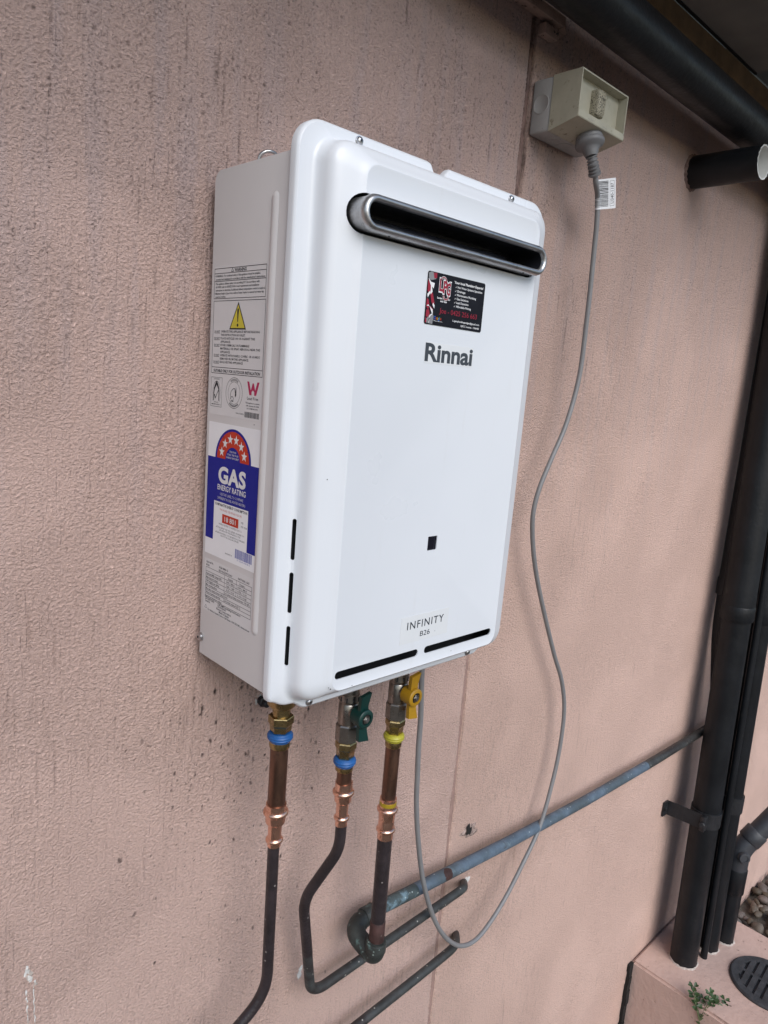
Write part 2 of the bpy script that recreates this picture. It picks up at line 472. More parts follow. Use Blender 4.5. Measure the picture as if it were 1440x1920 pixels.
_gc = {}
def glyphs(body, bold, res, space):
    key = (body, bold, res, space)
    if key not in _gc:
        cu = bpy.data.curves.new('lettering', 'FONT')
        cu.body = body; cu.size = 1.0; cu.resolution_u = res; cu.offset = bold; cu.space_character = space
        cu.fill_mode = 'FRONT'
        ob = bpy.data.objects.new('lettering', cu)
        me = ob.to_mesh()
        _gc[key] = ([tuple(v.co) for v in me.vertices], [tuple(p.vertices) for p in me.polygons])
        ob.to_mesh_clear()
        bpy.data.objects.remove(ob); bpy.data.curves.remove(cu)
    return _gc[key]
_h = glyphs('H', 0.0, 2, 1.0)[0]
CAP = max(v[1] for v in _h) - min(v[1] for v in _h)

def flat(name, mb, mat, parent):
    return part(name, mb, mat, parent, smooth=0, fix=False)

rnd = random.Random(7)

# ------------------------------------------------------------------ setting: ground, wall, plinth, eave
GZ = -1.415
g = MB(); S = 90
g.add([(-S, -S, GZ), (S, -S, GZ), (S, S, GZ), (-S, S, GZ)], [(0, 1, 2, 3)])
tag(part('ground', g, 'ground', None, 0), kind='structure')

wall = empty('rendered_wall', (0.48, 0.06, GZ), 'pink rendered house wall behind the white water heater, split by one upright joint', 'wall')
rw = random.Random(3)
# trowelled render: a periodic height field (1024 x 1024 cells of 1.4 mm), sampled onto the wall panels
CELL, NN = 0.0014, 1024
_rs = np.random.RandomState(11)
_fx = np.fft.fftfreq(NN, CELL)[None, :]; _fz = np.fft.fftfreq(NN, CELL)[:, None]
def band(wx, wz, width=0.45):
    """noise whose typical wavelength is wx across and wz up the wall (metres)"""
    q = np.sqrt((_fx * wx) ** 2 + (_fz * wz) ** 2)
    flt = np.exp(-0.5 * (np.log(np.maximum(q, 1e-9)) / width) ** 2)
    n = np.real(np.fft.ifft2(np.fft.fft2(_rs.randn(NN, NN)) * flt))
    return (n - n.mean()) / n.std()
def low(w):
    q = np.sqrt((_fx * w) ** 2 + (_fz * w) ** 2)
    n = np.real(np.fft.ifft2(np.fft.fft2(_rs.randn(NN, NN)) * np.exp(-0.5 * q ** 2 * 4)))
    return (n - n.mean()) / n.std()
def sstep(x, a, b):
    t = np.clip((x - a) / (b - a), 0, 1); return t * t * (3 - 2 * t)
grain = band(0.0054, 0.0046, 0.7) * 0.8 + band(0.0038, 0.0034, 0.45) * 0.5
lines = band(0.0066, 0.11, 0.35)
patch1 = sstep(low(0.11), -0.9, 0.8); patch2 = sstep(low(0.14), -0.5, 0.7)
pitn = band(0.0055, 0.0100, 0.4)
F_rough = np.minimum(grain, 0.75 + 0.12 * grain) * (0.40 + 0.60 * patch1) - 1.25 * patch2 * np.maximum(lines - 0.35, 0)
F_pits = 0.22 * grain - 1.15 * np.maximum(pitn - 0.85 - 0.9 * (1 - patch1), 0) - 0.22 * patch2 * np.maximum(lines - 0.9, 0)
F_wave = low(0.09) * 0.6 + low(0.22) * 1.2
F_streak = band(0.035, 0.50, 0.5)
F_tone = low(0.14)
def samp(F, X, Z):
    u = (X / CELL) % NN; w = (Z / CELL) % NN
    i = u.astype(int); j = w.astype(int); fu = u - i; fw = w - j
    i1 = (i + 1) % NN; j1 = (j + 1) % NN
    return (F[j, i] * (1 - fu) + F[j, i1] * fu) * (1 - fw) + (F[j1, i] * (1 - fu) + F[j1, i1] * fu) * fw
def steps(a, b, d): return list(np.linspace(a, b, max(2, int(round((b - a) / d)) + 1)))
def wall_panel(xs, zs, edge):
    """edge = +1 / -1 / 0: which side is the ragged upright joint (+1 right, -1 left)"""
    xs = np.array(sorted(set(np.round(xs, 6)))); zs = np.array(sorted(set(np.round(zs, 6))))
    X, Z = np.meshgrid(xs, zs)
    up = sstep(Z, 0.12, 0.62)                      # the trowel left the upper wall smoother, with open pits
    smooth_right = 1 - 0.45 * sstep(X, 0.55, 0.95)
    h = (samp(F_rough, X, Z) * (1 - 0.72 * up) + samp(F_pits, X, Z) * (0.35 + 0.75 * up)) * smooth_right
    Yv = -0.00046 * h - 0.00045 * samp(F_wave, X, Z)
    # ragged, slightly turned-in arris along the joint
    if edge:
        ex = xs[-1] if edge > 0 else xs[0]
        d = np.abs(X - ex); rag = 0.0012 * np.sin(Z * 37) + 0.0012 * samp(F_rough, X * 0 + 0.3, Z)
        X = X + edge * rag * np.exp(-d / 0.004) * 0.8
        X = X - edge * 0.0034 * sstep(Z, 0.22, 0.58) * np.exp(-d / 0.010)
        Yv = Yv + 0.0030 * np.exp(-d / 0.0016)
    # paint: weathered pink, chalky rain streaks, grime in pits, thicker higher up
    t = np.clip(0.5 + 0.22 * samp(F_tone, X, Z), 0, 1)[..., None]
    colr = np.array([0.685, 0.484, 0.420]) * (1 - t) + np.array([0.745, 0.530, 0.462]) * t
    stk = np.clip(samp(F_streak, X, Z) * 0.5 + 0.1, 0, 1)[..., None] * sstep(Z, -0.1, 0.5)[..., None]
    colr = colr * (1 - 0.42 * stk) + np.array([0.620, 0.485, 0.470]) * 0.42 * stk
    colr = colr * (1 - np.array([0.17, 0.15, 0.12]) * sstep(Z, 0.10, 0.66)[..., None])  # eave shade put into the paint: darker towards the top
    if edge < 0: colr = colr * np.array([1.025, 1.01, 0.98])  # stronger light on the right panel mixed in as a brighter, warmer tint
    pit = np.clip(-h - 0.55, 0, 1.2) / 1.2
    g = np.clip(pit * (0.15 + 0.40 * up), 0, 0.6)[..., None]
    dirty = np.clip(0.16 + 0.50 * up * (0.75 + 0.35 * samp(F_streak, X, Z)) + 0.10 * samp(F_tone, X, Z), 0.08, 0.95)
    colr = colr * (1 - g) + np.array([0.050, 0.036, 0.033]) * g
    # droppings splashed under the left end of the heater
    if edge > 0:
        rd = np.random.RandomState(5)
        for k in range(420):
            px = 0.070 + rd.randn() * 0.070; pz = -0.050 - abs(rd.randn()) * 0.16
            if px > 0.24 or px < -0.12: continue
            r = 0.0006 + 0.0012 * rd.rand() ** 5; el = rd.uniform(1.0, 2.4); an = rd.uniform(-0.5, 0.5)
            i0, i1 = np.searchsorted(xs, [px - .009, px + .009]); j0, j1 = np.searchsorted(zs, [pz - .009, pz + .009])
            dx = X[j0:j1, i0:i1] - px; dz = Z[j0:j1, i0:i1] - pz
            a_ = dx * math.cos(an) + dz * math.sin(an); b_ = -dx * math.sin(an) + dz * math.cos(an)
            m = (1 - sstep(np.sqrt(a_ ** 2 + (b_ / el) ** 2) * (1 + 0.25 * h[j0:j1, i0:i1]), r * 0.6, r * 1.3))[..., None] * rd.uniform(0.45, 0.92)
            colr[j0:j1, i0:i1] = colr[j0:j1, i0:i1] * (1 - m) + np.array([0.018, 0.013, 0.012]) * m
    nz, nx = X.shape
    co = np.stack([X, Yv, Z], -1).reshape(-1, 3)
    idx = np.arange(nz * nx).reshape(nz, nx)
    q = np.stack([idx[:-1, :-1], idx[:-1, 1:], idx[1:, 1:], idx[1:, :-1]], -1).reshape(-1, 4)
    if edge:     # return of the panel edge into the joint
        e_i = idx[:, -1] if edge > 0 else idx[:, 0]
        base = len(co); back_ = co[e_i].copy(); back_[:, 1] = 0.10
        co = np.concatenate([co, back_]); bi = base + np.arange(nz)
        qq = np.stack([e_i[:-1], bi[:-1], bi[1:], e_i[1:]], -1)
        q = np.concatenate([q, qq if edge > 0 else qq[:, ::-1]])
        colr = np.concatenate([colr.reshape(-1, 3), np.tile([[0.10, 0.07, 0.06]], (nz, 1))]); dirty = np.concatenate([dirty.ravel(), np.full(nz, 0.8)])
    me = bpy.data.meshes.new('wall_panel')
    me.vertices.add(len(co)); me.vertices.foreach_set('co', co.astype(np.float32).ravel())
    me.loops.add(len(q) * 4); me.loops.foreach_set('vertex_index', q.astype(np.int32).ravel())
    me.polygons.add(len(q)); me.polygons.foreach_set('loop_start', np.arange(0, len(q) * 4, 4, dtype=np.int32))
    me.polygons.foreach_set('use_smooth', np.ones(len(q), dtype=bool))
    me.update(calc_edges=True)
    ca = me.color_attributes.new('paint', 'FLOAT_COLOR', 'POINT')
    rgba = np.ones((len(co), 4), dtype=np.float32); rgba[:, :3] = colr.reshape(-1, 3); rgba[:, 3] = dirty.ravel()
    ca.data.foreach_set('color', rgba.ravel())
    rel = (0.88 + 0.16 * samp(patch1, X, Z)) * (1 - 0.22 * sstep(X, 0.55, 1.0)); rel = np.concatenate([rel.ravel(), np.full(len(co) - rel.size, 0.5)])
    ra_ = me.attributes.new('relief', 'FLOAT', 'POINT'); ra_.data.foreach_set('value', rel.astype(np.float32))
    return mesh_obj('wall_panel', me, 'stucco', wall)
ZF = steps(GZ - .05, -.84, .02) + steps(-.84, .70, .00145) + steps(.70, .86, .0022)
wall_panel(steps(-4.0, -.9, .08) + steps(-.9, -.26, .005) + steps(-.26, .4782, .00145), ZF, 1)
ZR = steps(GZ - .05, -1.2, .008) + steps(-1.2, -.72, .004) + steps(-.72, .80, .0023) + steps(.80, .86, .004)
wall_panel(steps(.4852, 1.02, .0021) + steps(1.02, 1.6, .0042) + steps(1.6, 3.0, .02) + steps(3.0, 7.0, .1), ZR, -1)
# old filler in the joint: recessed and torn away from the left edge near the top, nearly flush lower down
mb = MB(); vs = []; fs = []
zs = [GZ + (0.765 - GZ) * i / 260 for i in range(261)]
for i, z in enumerate(zs):
    k = min(1, max(0, (z - 0.25) / 0.35))
    gap = -0.0002 + k * (0.0026 + 0.0013 * math.sin(z * 37) + rw.uniform(-.0008, .0008))
    d = 0.0022 + 0.0030 * k + rw.uniform(-.0004, .0004)
    vs += [(0.4748 + gap + 0.0010, 0.05, z), (0.4748 + gap + 0.0010, d + 0.002, z), (0.4792 + gap * .3, d - 0.0002, z), (0.4835, d + 0.0004, z), (0.4885, d + 0.0015, z)]
for i in range(260):
    for k in range(4):
        fs.append((i * 5 + k, i * 5 + k + 1, (i + 1) * 5 + k + 1, (i + 1) * 5 + k))
mb.add(vs, fs)
KZ = next(i for i, z in enumerate(zs) if z > 0.27)
for mat_, i0, i1 in (('pink_filler', 0, KZ), ('sealant', KZ, 260)):
    jm = MB().add(vs[i0 * 5:(i1 + 1) * 5], [tuple(q - i0 * 5 for q in f) for f in fs[i0 * 4:i1 * 4]])
    part('joint_filler', jm, mat_, wall, 40)
part('joint_backing', MB().box((0.470, 0.052, GZ), (0.492, 0.06, 0.86)), 'crack', wall, 0)

def blob(cx, cz, rx, rz, h, n=26, seed=1, y0=0.0005, rings=4):
    r_ = random.Random(seed); mb = MB(); ph = [r_.uniform(0, 6.28) for _ in range(4)]
    def rad(t): return 1 + 0.22 * math.sin(2 * t + ph[0]) + 0.16 * math.sin(3 * t + ph[1]) + 0.12 * math.sin(5 * t + ph[2]) + 0.08 * math.sin(9 * t + ph[3])
    rs = []
    for k in range(rings):
        s = 1 - k / rings
        rs.append([(cx + rx * s * rad(2 * PI * i / n) * math.cos(2 * PI * i / n), y0 - h * (1 - s ** 2.5) - r_.uniform(0, h * .25) * (k > 0), cz + rz * s * rad(2 * PI * i / n) * math.sin(2 * PI * i / n)) for i in range(n)])
    return mb.rings(rs, False, True)
# a drilled, torn hole with smeared cement around it
part('cement_patch', blob(0.534, -0.441, 0.024, 0.012, 0.0022, 40, 5), 'patch', wall, 60)
hb = blob(0.5295, -0.4370, 0.0068, 0.0105, 0.0008, 20, 9, -0.0020)
part('drilled_hole', hb, 'crack', wall, 60)
rfl = random.Random(71)
flakes = [(0.180, -0.513, 0.0045, 0.0100), (0.182, -0.507, 0.003, 0.004), (0.5405, -0.5440, 0.010, 0.010)]
for k in range(15):      # paint flaked off in a ragged upright patch near the left edge
    zz = -0.300 - rfl.random() * 0.024
    flakes.append((-0.1705 + rfl.uniform(-.0045, .0045) * (0.5 + (-0.300 - zz) * 40), zz, rfl.uniform(.0009, .0026), rfl.uniform(.0014, .0042)))
for k in range(26):      # two thin runs below it
    side = -1 if k % 2 else 1
    zz = -0.326 - k * 0.0018
    flakes.append((-0.1695 + side * 0.0034 + rfl.uniform(-.0006, .0006) - (zz + .326) * 0.02, zz, rfl.uniform(.0004, .0010), rfl.uniform(.0016, .0036)))
for i, (x, z, rx, rz) in enumerate(flakes):
    part('paint_chip', blob(x, z, rx, rz, 0.0006, 16, 20 + i, rings=3), 'chip' if i < 3 or i % 3 else 'mortar', wall, 60)

# concrete plinth that carries the downpipes
PT = -1.135
plinth = empty('concrete_plinth', (1.5, -0.25, GZ), 'pink painted concrete plinth block that the black downpipes run into', 'plinth')
bm = bmesh.new()
vs = [bm.verts.new(p) for p in [(1.300, -0.62, GZ - .02), (1.688, -0.62, GZ - .02), (1.688, -0.003, GZ - .02), (1.300, -0.003, GZ - .02), (1.300, -0.62, PT), (1.688, -0.62, PT), (1.688, -0.003, PT), (1.300, -0.003, PT)]]
for f in [(0, 3, 2, 1), (4, 5, 6, 7), (0, 1, 5, 4), (1, 2, 6, 5), (2, 3, 7, 6), (3, 0, 4, 7)]: bm.faces.new([vs[i] for i in f])
bmesh.ops.bevel(bm, geom=[e for e in bm.edges], offset=0.006, segments=2, affect='EDGES')
bmesh.ops.subdivide_edges(bm, edges=bm.edges[:], cuts=5, use_grid_fill=True)
rp = random.Random(2)
for v in bm.verts:
    if v.co.y < -0.02: v.co += Vector((rp.uniform(-.0012, .0012), rp.uniform(-.0012, .0012), rp.uniform(-.0009, .0009)))
me = bpy.data.meshes.new('plinth_block'); bm.to_mesh(me); bm.free()
me.polygons.foreach_set('use_smooth', [True] * len(me.polygons)); me.set_sharp_from_angle(angle=math.radians(50))
mesh_obj('plinth_block', me, 'plinth', plinth)
cr = MB()
for i in range(14):
    z = PT - 0.004 - i * 0.02
    cr.box((1.285 + rp.uniform(-.003, .003), -0.006 - rp.uniform(0, .006), z - 0.021), (1.301, -0.0006, z))
part('open_joint', cr, 'crack', plinth, 0)

# eave above the wall
EZ = 0.943
eave = empty('eave', (0.3, -0.2, EZ), 'dim eave lining and timber plate above the pink wall', 'eave')
part('timber_plate', MB().box((-4.0, -0.012, 0.845), (7.0, 0.10, EZ - 0.004)), 'timber', eave, 0)
part('soffit_sheet', MB().box((-4.0, -0.36, EZ), (1.165, -0.0165, EZ + 0.006)), 'soffit', eave, 0)
part('soffit_sheet', MB().box((1.165, -0.36, EZ + 0.11), (7.0, 0.1, EZ + 0.116)), 'soffit', eave, 0)
part('soffit_edge', MB().box((1.160, -0.36, EZ + 0.0065), (1.1645, 0.05, EZ + 0.109)), 'timber', eave, 0)
part('shadow_gap', MB().box((-4.0, -0.0163, EZ - 0.003), (1.165, -0.0125, EZ + 0.02)), 'crack', eave, 0)
part('fascia_board', MB().box((-4.0, -0.382, EZ - 0.035), (7.0, -0.361, EZ + 0.16)), 'fascia', eave, 0)
part('roof_deck', MB().add([(-4, -0.46, EZ + 0.165), (7, -0.46, EZ + 0.165), (7, 2.2, EZ + 1.1), (-4, 2.2, EZ + 1.1)], [(0, 1, 2, 3)]), 'iron', eave, 0)
# broken batten along the top of the wall and the little cover block over the joint
tr = MB(); n = 24; vs = []
part('batten', MB().box((-2.0, -0.016, 0.7935), (0.522, -0.0005, 0.8065)), 'trim', empty('wall_batten', (0.2, -0.008, 0.80), 'thin pink batten with a broken end along the top of the wall', 'batten'), 30, 0.0015)
bt = [o for o in COL.objects if o.name == 'wall_batten'][0]
tr.add([(0.5222, -0.016, 0.7935), (0.5222, -0.0005, 0.7935), (0.5222, -0.0005, 0.8065), (0.5222, -0.016, 0.8065), (0.541, -0.007, 0.7945), (0.545, -0.001, 0.7945), (0.530, -0.001, 0.8045), (0.528, -0.010, 0.8045)],
       [(0, 1, 2, 3), (4, 5, 6, 7), (0, 1, 5, 4), (1, 2, 6, 5), (2, 3, 7, 6), (3, 0, 4, 7)])
part('broken_end', tr, 'trim', bt, 30)
cb = empty('cover_block', (0.499, -0.006, 0.775), 'small pink cover block nailed over the top of the wall joint', 'block')
part('block', MB().box((0.4835, -0.014, 0.7735), (0.5155, -0.0006, 0.7885)), 'trim', cb, 30, 0.0025)
for dx in (0.010, 0.015):
    part('nail', MB().lathe((0.494 + dx, -0.0138, 0.781), (0, -1, 0), [(0, .0012), (.0009, .001)], 8), 'iron', cb, 30)

# ------------------------------------------------------------------ the water heater
FD = 0.1755           # depth of the cover's flat front
heater = empty('water_heater', (0.172, -0.075, 0.0), 'white wall-hung gas water heater with stainless flue slot and printed side labels', 'water heater')

# case: sheet metal box with a rolled rear top edge
def yz_prism(prof, x0, x1, rim=0.0012):
    mb = MB()
    n = len(prof)
    cy = sum(p[0] for p in prof) / n; cz = sum(p[1] for p in prof) / n
    def ins(d): return [(cy + (y - cy) * (1 - d / 0.06), cz + (z - cz) * (1 - d / 0.24)) for y, z in prof]
    a = ins(rim)
    rs = [[(x0, y, z) for y, z in a], [(x0 + rim * .35, y, z) for y, z in ins(rim * .3)], [(x0 + rim, y, z) for y, z in prof],
          [(x1 - rim, y, z) for y, z in prof], [(x1, y, z) for y, z in a]]
    return mb.rings(rs)
prof = [(-0.012, 0.0), (-0.1385, 0.0), (-0.1385, 0.4835)]
for k in range(9):
    t = PI / 2 * k / 8
    prof.append((-0.022 + 0.010 * math.sin(t), 0.4735 + 0.010 * math.cos(t)))
case = part('case', yz_prism(prof, 0.0, 0.344), 'case', heater, 30)
SIDE = Plane((0, 0, 0), (0, -1, 0), (0, 0, 1), (-1, 0, 0))
FRONT = Plane((0, -FD, 0), (1, 0, 0), (0, 0, 1), (0, -1, 0))
# pressed rib on the side
rib = MB(); rs = []
for h, w in ((-0.0002, 0.0058), (0.0009, 0.0040), (0.0016, 0.0024), (0.0019, 0.0008)):
    pts = []
    for k in range(9): pts.append((0.1140 + w * math.cos(PI * k / 8), 0.448 + w * math.sin(PI * k / 8)))
    for k in range(9): pts.append((0.1140 + w * math.cos(PI + PI * k / 8), 0.058 + w * math.sin(PI + PI * k / 8)))
    rs.append([SIDE.p(a, b, h) for a, b in pts])
rib.rings(rs, False, True)
part('pressed_rib', rib, 'case', case, 80)

# cover: one closed pressed-steel shell, lofted through rounded rectangles, then cut for flue, window and vents
def rr_ring(x0, x1, z0, z1, r, y, lip=False):
    def seg(a, b, n): return [a + (b - a) * i / n for i in range(n)]
    pts = []
    NC, NX, NZ = 8, 64, 30
    def corner(cx, cz, t0):
        return [(cx + r * math.cos(t0 + PI / 2 * k / NC), cz + r * math.sin(t0 + PI / 2 * k / NC)) for k in range(NC)]
    pts += [(x, z0) for x in seg(x0 + r, x1 - r, NX)]
    pts += corner(x1 - r, z0 + r, -PI / 2)
    pts += [(x1, z) for z in seg(z0 + r, z1 - r, NZ)]
    pts += corner(x1 - r, z1 - r, 0)
    pts += [(x, z1) for x in seg(x1 - r, x0 + r, NX)]
    pts += corner(x0 + r, z1 - r, PI / 2)
    pts += [(x0, z) for z in seg(z1 - r, z0 + r, NZ)]
    pts += corner(x0 + r, z0 + r, PI)
    out = []
    def ss(a, b, x):
        t = min(1, max(0, (x - a) / (b - a))); return t * t * (3 - 2 * t)
    for x, z in pts:
        if lip:
            if z > z1 - 0.02:      # notch between the two top tabs
                z -= 0.0105 * min(ss(0.152, 0.160, x), 1 - ss(0.171, 0.181, x)) * (1 if z > z1 - 0.001 else 0)
            if z < z0 + 0.02:      # raised ends beside the bottom tab
                z += 0.0085 * max(1 - ss(0.026, 0.042, x), ss(0.300, 0.316, x)) * (1 - ss(z0 + 0.004, z0 + 0.02, z))
        out.append((x, y, z))
    return out
TH = 0.0012
spec = [(-.0030, .3470, -.0210, .5105, .026, -.1370, 1), (-.0030, .3470, -.0210, .5105, .026, -.1432, 1), (-.0022, .3462, -.0202, .5097, .0255, -.1450, 1),
        (-.0006, .3446, -.0186, .5081, .024, -.1461, 1), (.0118, .3322, -.0108, .4992, .022, -.1462, 0), (.0138, .3302, -.0098, .4985, .022, -.1468, 0),
        (.0160, .3285, -.0085, .4978, .022, -.1490, 0), (.0172, .3275, -.0072, .4972, .022, -.1530, 0), (.0184, .3266, -.0060, .4966, .021, -.1580, 0),
        (.0200, .3255, -.0046, .4956, .020, -.1618, 0), (.0228, .3232, -.0026, .4938, .019, -.1648, 0), (.0270, .3200, -.0006, .4912, .018, -.1670, 0),
        (.0330, .3146, .0012, .4882, .017, -.1692, 0), (.0400, .3076, .0026, .4852, .0155, -.1717, 0), (.0458, .3020, .0036, .4828, .014, -.1739, 0), (.0484, .2992, .0046, .4806, .013, -.1756, 0), (.0490, .2986, .0052, .4800, .013, -.1757, 0), (.0496, .2980, .0056, .4794, .0125, -.1755, 0)]
outer = [rr_ring(a, b, c, d, r, y, l) for a, b, c, d, r, y, l in spec]
inner = [rr_ring(a + TH, b - TH, c + TH, d - TH, max(r - TH, .004), y + (0 if i == 0 else TH), l) for i, (a, b, c, d, r, y, l) in enumerate(spec)]
cov = MB(); cov.rings(inner[::-1] + outer, True, True)
def mesh_from(mb):
    me = bpy.data.meshes.new('tmp'); me.from_pydata(mb.v, [], mb.f)
    bm = bmesh.new(); bm.from_mesh(me); bmesh.ops.recalc_face_normals(bm, faces=bm.faces); bm.to_mesh(me); bm.free()
    return me
def stadium(a0, a1, b0, b1, n=10):
    h = (b1 - b0); w = (a1 - a0); r = min(h, w) / 2; out = []
    if w >= h:
        for k in range(n + 1): out.append((a1 - r + r * math.sin(PI * k / n), b0 + r - r * math.cos(PI * k / n)))
        for k in range(n + 1): out.append((a0 + r - r * math.sin(PI * k / n), b0 + r + r * math.cos(PI * k / n)))
    else:
        for k in range(n + 1): out.append((a0 + r + r * math.cos(PI * k / n), b1 - r + r * math.sin(PI * k / n)))
        for k in range(n + 1): out.append((a0 + r - r * math.cos(PI * k / n), b0 + r - r * math.sin(PI * k / n)))
    return out
cut = MB()
FRONT.slab(cut, stadium(0.0332, 0.3000, 0.4220, 0.4555, 14), -0.012, 0.006)
FRONT.slab(cut, FRONT.rrect(0.1660, 0.1322, 0.1800, 0.1472, 0.0008, 3), -0.004, 0.004)
FRONT.slab(cut, stadium(0.0520, 0.1664, 0.0168, 0.0250), -0.004, 0.004)
FRONT.slab(cut, stadium(0.1760, 0.2905, 0.0168, 0.0250), -0.004, 0.004)
VS = Plane((0.0148, -0.1476, 0), (0.74, -0.67, 0), (0, 0, 1), (-0.67, -0.74, 0))
VSLOTS = [(0.1333, 0.1722), (0.0822, 0.1217), (0.0302, 0.0698)]
for z0, z1 in VSLOTS:
    VS.slab(cut, stadium(-0.0019, 0.0019, z0, z1, 8), -0.005, 0.005)
ctmp = bpy.data.objects.new('tmp_cover', mesh_from(cov)); COL.objects.link(ctmp)
ktmp = bpy.data.objects.new('tmp_cut', mesh_from(cut)); COL.objects.link(ktmp)
md = ctmp.modifiers.new('cut', 'BOOLEAN'); md.operation = 'DIFFERENCE'; md.object = ktmp; md.solver = 'EXACT'
bpy.context.view_layer.update()
dg = bpy.context.evaluated_depsgraph_get()
cme = bpy.data.meshes.new_from_object(ctmp.evaluated_get(dg))
bpy.data.objects.remove(ctmp); bpy.data.objects.remove(ktmp)
cme.name = 'front_cover'
cme.polygons.foreach_set('use_smooth', [True] * len(cme.polygons)); cme.set_sharp_from_angle(angle=math.radians(32))
cover = mesh_obj('front_cover', cme, 'enamel', heater)
part('vent_dark_sheet', MB().box((0.004, -0.1425, -0.006), (0.340, -0.1392, 0.4955)), 'dark', heater, 0)  # dark sheet added behind the cut openings, standing in for the unlit interior
# fine step line where the flat centre meets the shoulders (folded seam)
part('inspection_window', MB().box((0.1645, -0.1735, 0.1305), (0.1815, -0.1720, 0.1490)), 'blackglass', heater, 0)

# flue terminal: stadium tube with rolled lip
def stadium_loop(x0, x1, z0, z1, y, n=14):
    return [(a, y, b) for a, b in stadium(x0, x1, z0, z1, n)]
fx0, fx1, fz0, fz1 = 0.0345, 0.2965, 0.4230, 0.4535
flue_prof = [(0.0010, -.145), (0.0010, -.1830), (0.0003, -.1850), (0.0001, -.1872), (0.0006, -.1895), (0.0018, -.1914), (0.0034, -.1923), (0.0050, -.1919), (0.0062, -.1904), (0.0068, -.1880), (0.0067, -.150)]
fl = MB(); fl.rings([stadium_loop(fx0 + d, fx1 - d, fz0 + d, fz1 - d, y) for d, y in flue_prof[:-1]], False, False)
flue = part('flue_terminal', fl, 'steel', heater, 50)
part('flue_lining', MB().rings([stadium_loop(fx0 + d, fx1 - d, fz0 + d, fz1 - d, y) for d, y in ((.0067, -.1884), (.0070, -.185), (.0070, -.150))], False, False), 'baffle', flue, 50)
part('flue_back', MB().rings([stadium_loop(fx0 + .005, fx1 - .005, fz0 + .005, fz1 - .005, -.1505), stadium_loop(fx0 + .005, fx1 - .005, fz0 + .005, fz1 - .005, -.149)]), 'baffle', flue, 50)
part('flue_baffle', MB().tube([(0.045, -.166, .4330), (0.245, -.166, .4330), (0.255, -.163, .4330), (0.259, -.156, .4330)], [.0062, .0062, .006, .004], 18), 'baffle', flue, 50)
for x in (0.068, 0.262):
    part('flue_drain', MB().lathe((x, -.187, fz0 + 0.0005), (0, -.5, -1), [(-.0005, .0016), (.0006, .0013)], 10), 'dark', flue, 40)

def screw(parent, loc, axis, r=0.0034, mat='zinc'):
    s = part('screw', MB().lathe(loc, axis, [(-.001, r * 1.25), (.0006, r * 1.25), (.0007, r), (.0022, r * .95), (.0030, r * .7), (.0033, r * .35)], 16), mat, parent, 40)
    a = Vector(axis).normalized(); u = a.orthogonal().normalized()
    p = Vector(loc) + a * 0.0031
    part('screw_recess', MB().lathe(p, axis, [(0, r * .42), (.0004, r * .40)], 4), 'dark', s, 0)
    return s
for x in (0.0615, 0.2800): screw(cover, (x, -.1462, .5040), (0, -1, 0))
for x in (0.046, 0.2875): screw(cover, (x, -.1462, -.0145), (0, -1, 0))
screw(case, (-0.0002, -.0145, 0.019), (-1, 0, 0), 0.0042)
# hanging bracket: bent wire loop on the wall above the case
hang = MB(); hang.tube(catmull([(0.047, -.006, .470), (0.048, -.010, .505), (0.052, -.014, .5135), (0.060, -.016, .5155), (0.067, -.014, .5130), (0.070, -.010, .505), (0.071, -.006, .470)], 5), 0.0017, 10)
part('hanging_bracket', hang, 'zinc', heater, 60)
part('bracket_plate', MB().box((0.03, -.0118, 0.39), (0.30, -.0008, 0.44)), 'zinc', heater, 30)
part('bracket_plate', MB().box((0.03, -.0118, 0.01), (0.30, -.0008, 0.05)), 'zinc', heater, 30)
stud = part('fixing_stud', MB().lathe((0.0905, 0.004, -0.083), (0, -1, 0), [(0, .0052), (.008, .0052), (.0085, .0062), (.012, .0062), (.013, .0045), (.019, .0045), (.020, .0034)], 14), 'iron', heater, 35)
part('fixing_washer', blob(0.0905, -0.0845, 0.0098, 0.0110, 0.0012, 20, 61), 'chip', stud, 60)

for a_, b_, r_ in ((0.0485, 0.0085, .0007), (0.046, 0.0105, .0005), (0.075, 0.006, .0005), (0.221, 0.011, .0005), (0.19, 0.0405, .0004), (0.0275, 0.212, .0006)):
    sp_ = MB(); Plane((0, -FD - (.0003 if a_ > .0495 else -.0008), 0), (1, 0, 0), (0, 0, 1), (0, -1, 0)).disc(sp_, a_, b_, r_, 0, 9); flat('dirt_speck', sp_, 'ink', cover)
# ---- badges on the front
b = MB(); FRONT.slab(b, FRONT.rrect(0.1362, 0.3215, 0.2076, 0.3412, 0.0005, 2), 0.00005, 0.00018)
badge = part('maker_badge', b, 'vinylfront', heater, 0)
t = MB(); FRONT.text(t, 'Rinnai', 0.1367, 0.3238, 0.0160, 0.0704, 0.0003, 0.030, res=5, space=0.98)
flat('maker_lettering', t, 'badge', badge)
b = MB(); FRONT.slab(b, FRONT.rrect(0.1368, 0.0345, 0.2106, 0.0638, 0.0006, 2), 0.00005, 0.0002)
badge = part('model_badge', b, 'vinylfront', heater, 0)
t = MB(); FRONT.text(t, 'INFINITY', 0.1462, 0.0494, 0.0081, 0.0564, 0.0004, 0.006, res=4, space=1.2)
FRONT.text(t, 'B26', 0.1668, 0.0389, 0.0056, 0.0152, 0.0004, 0.0, res=4)
flat('model_lettering', t, 'badge', badge)

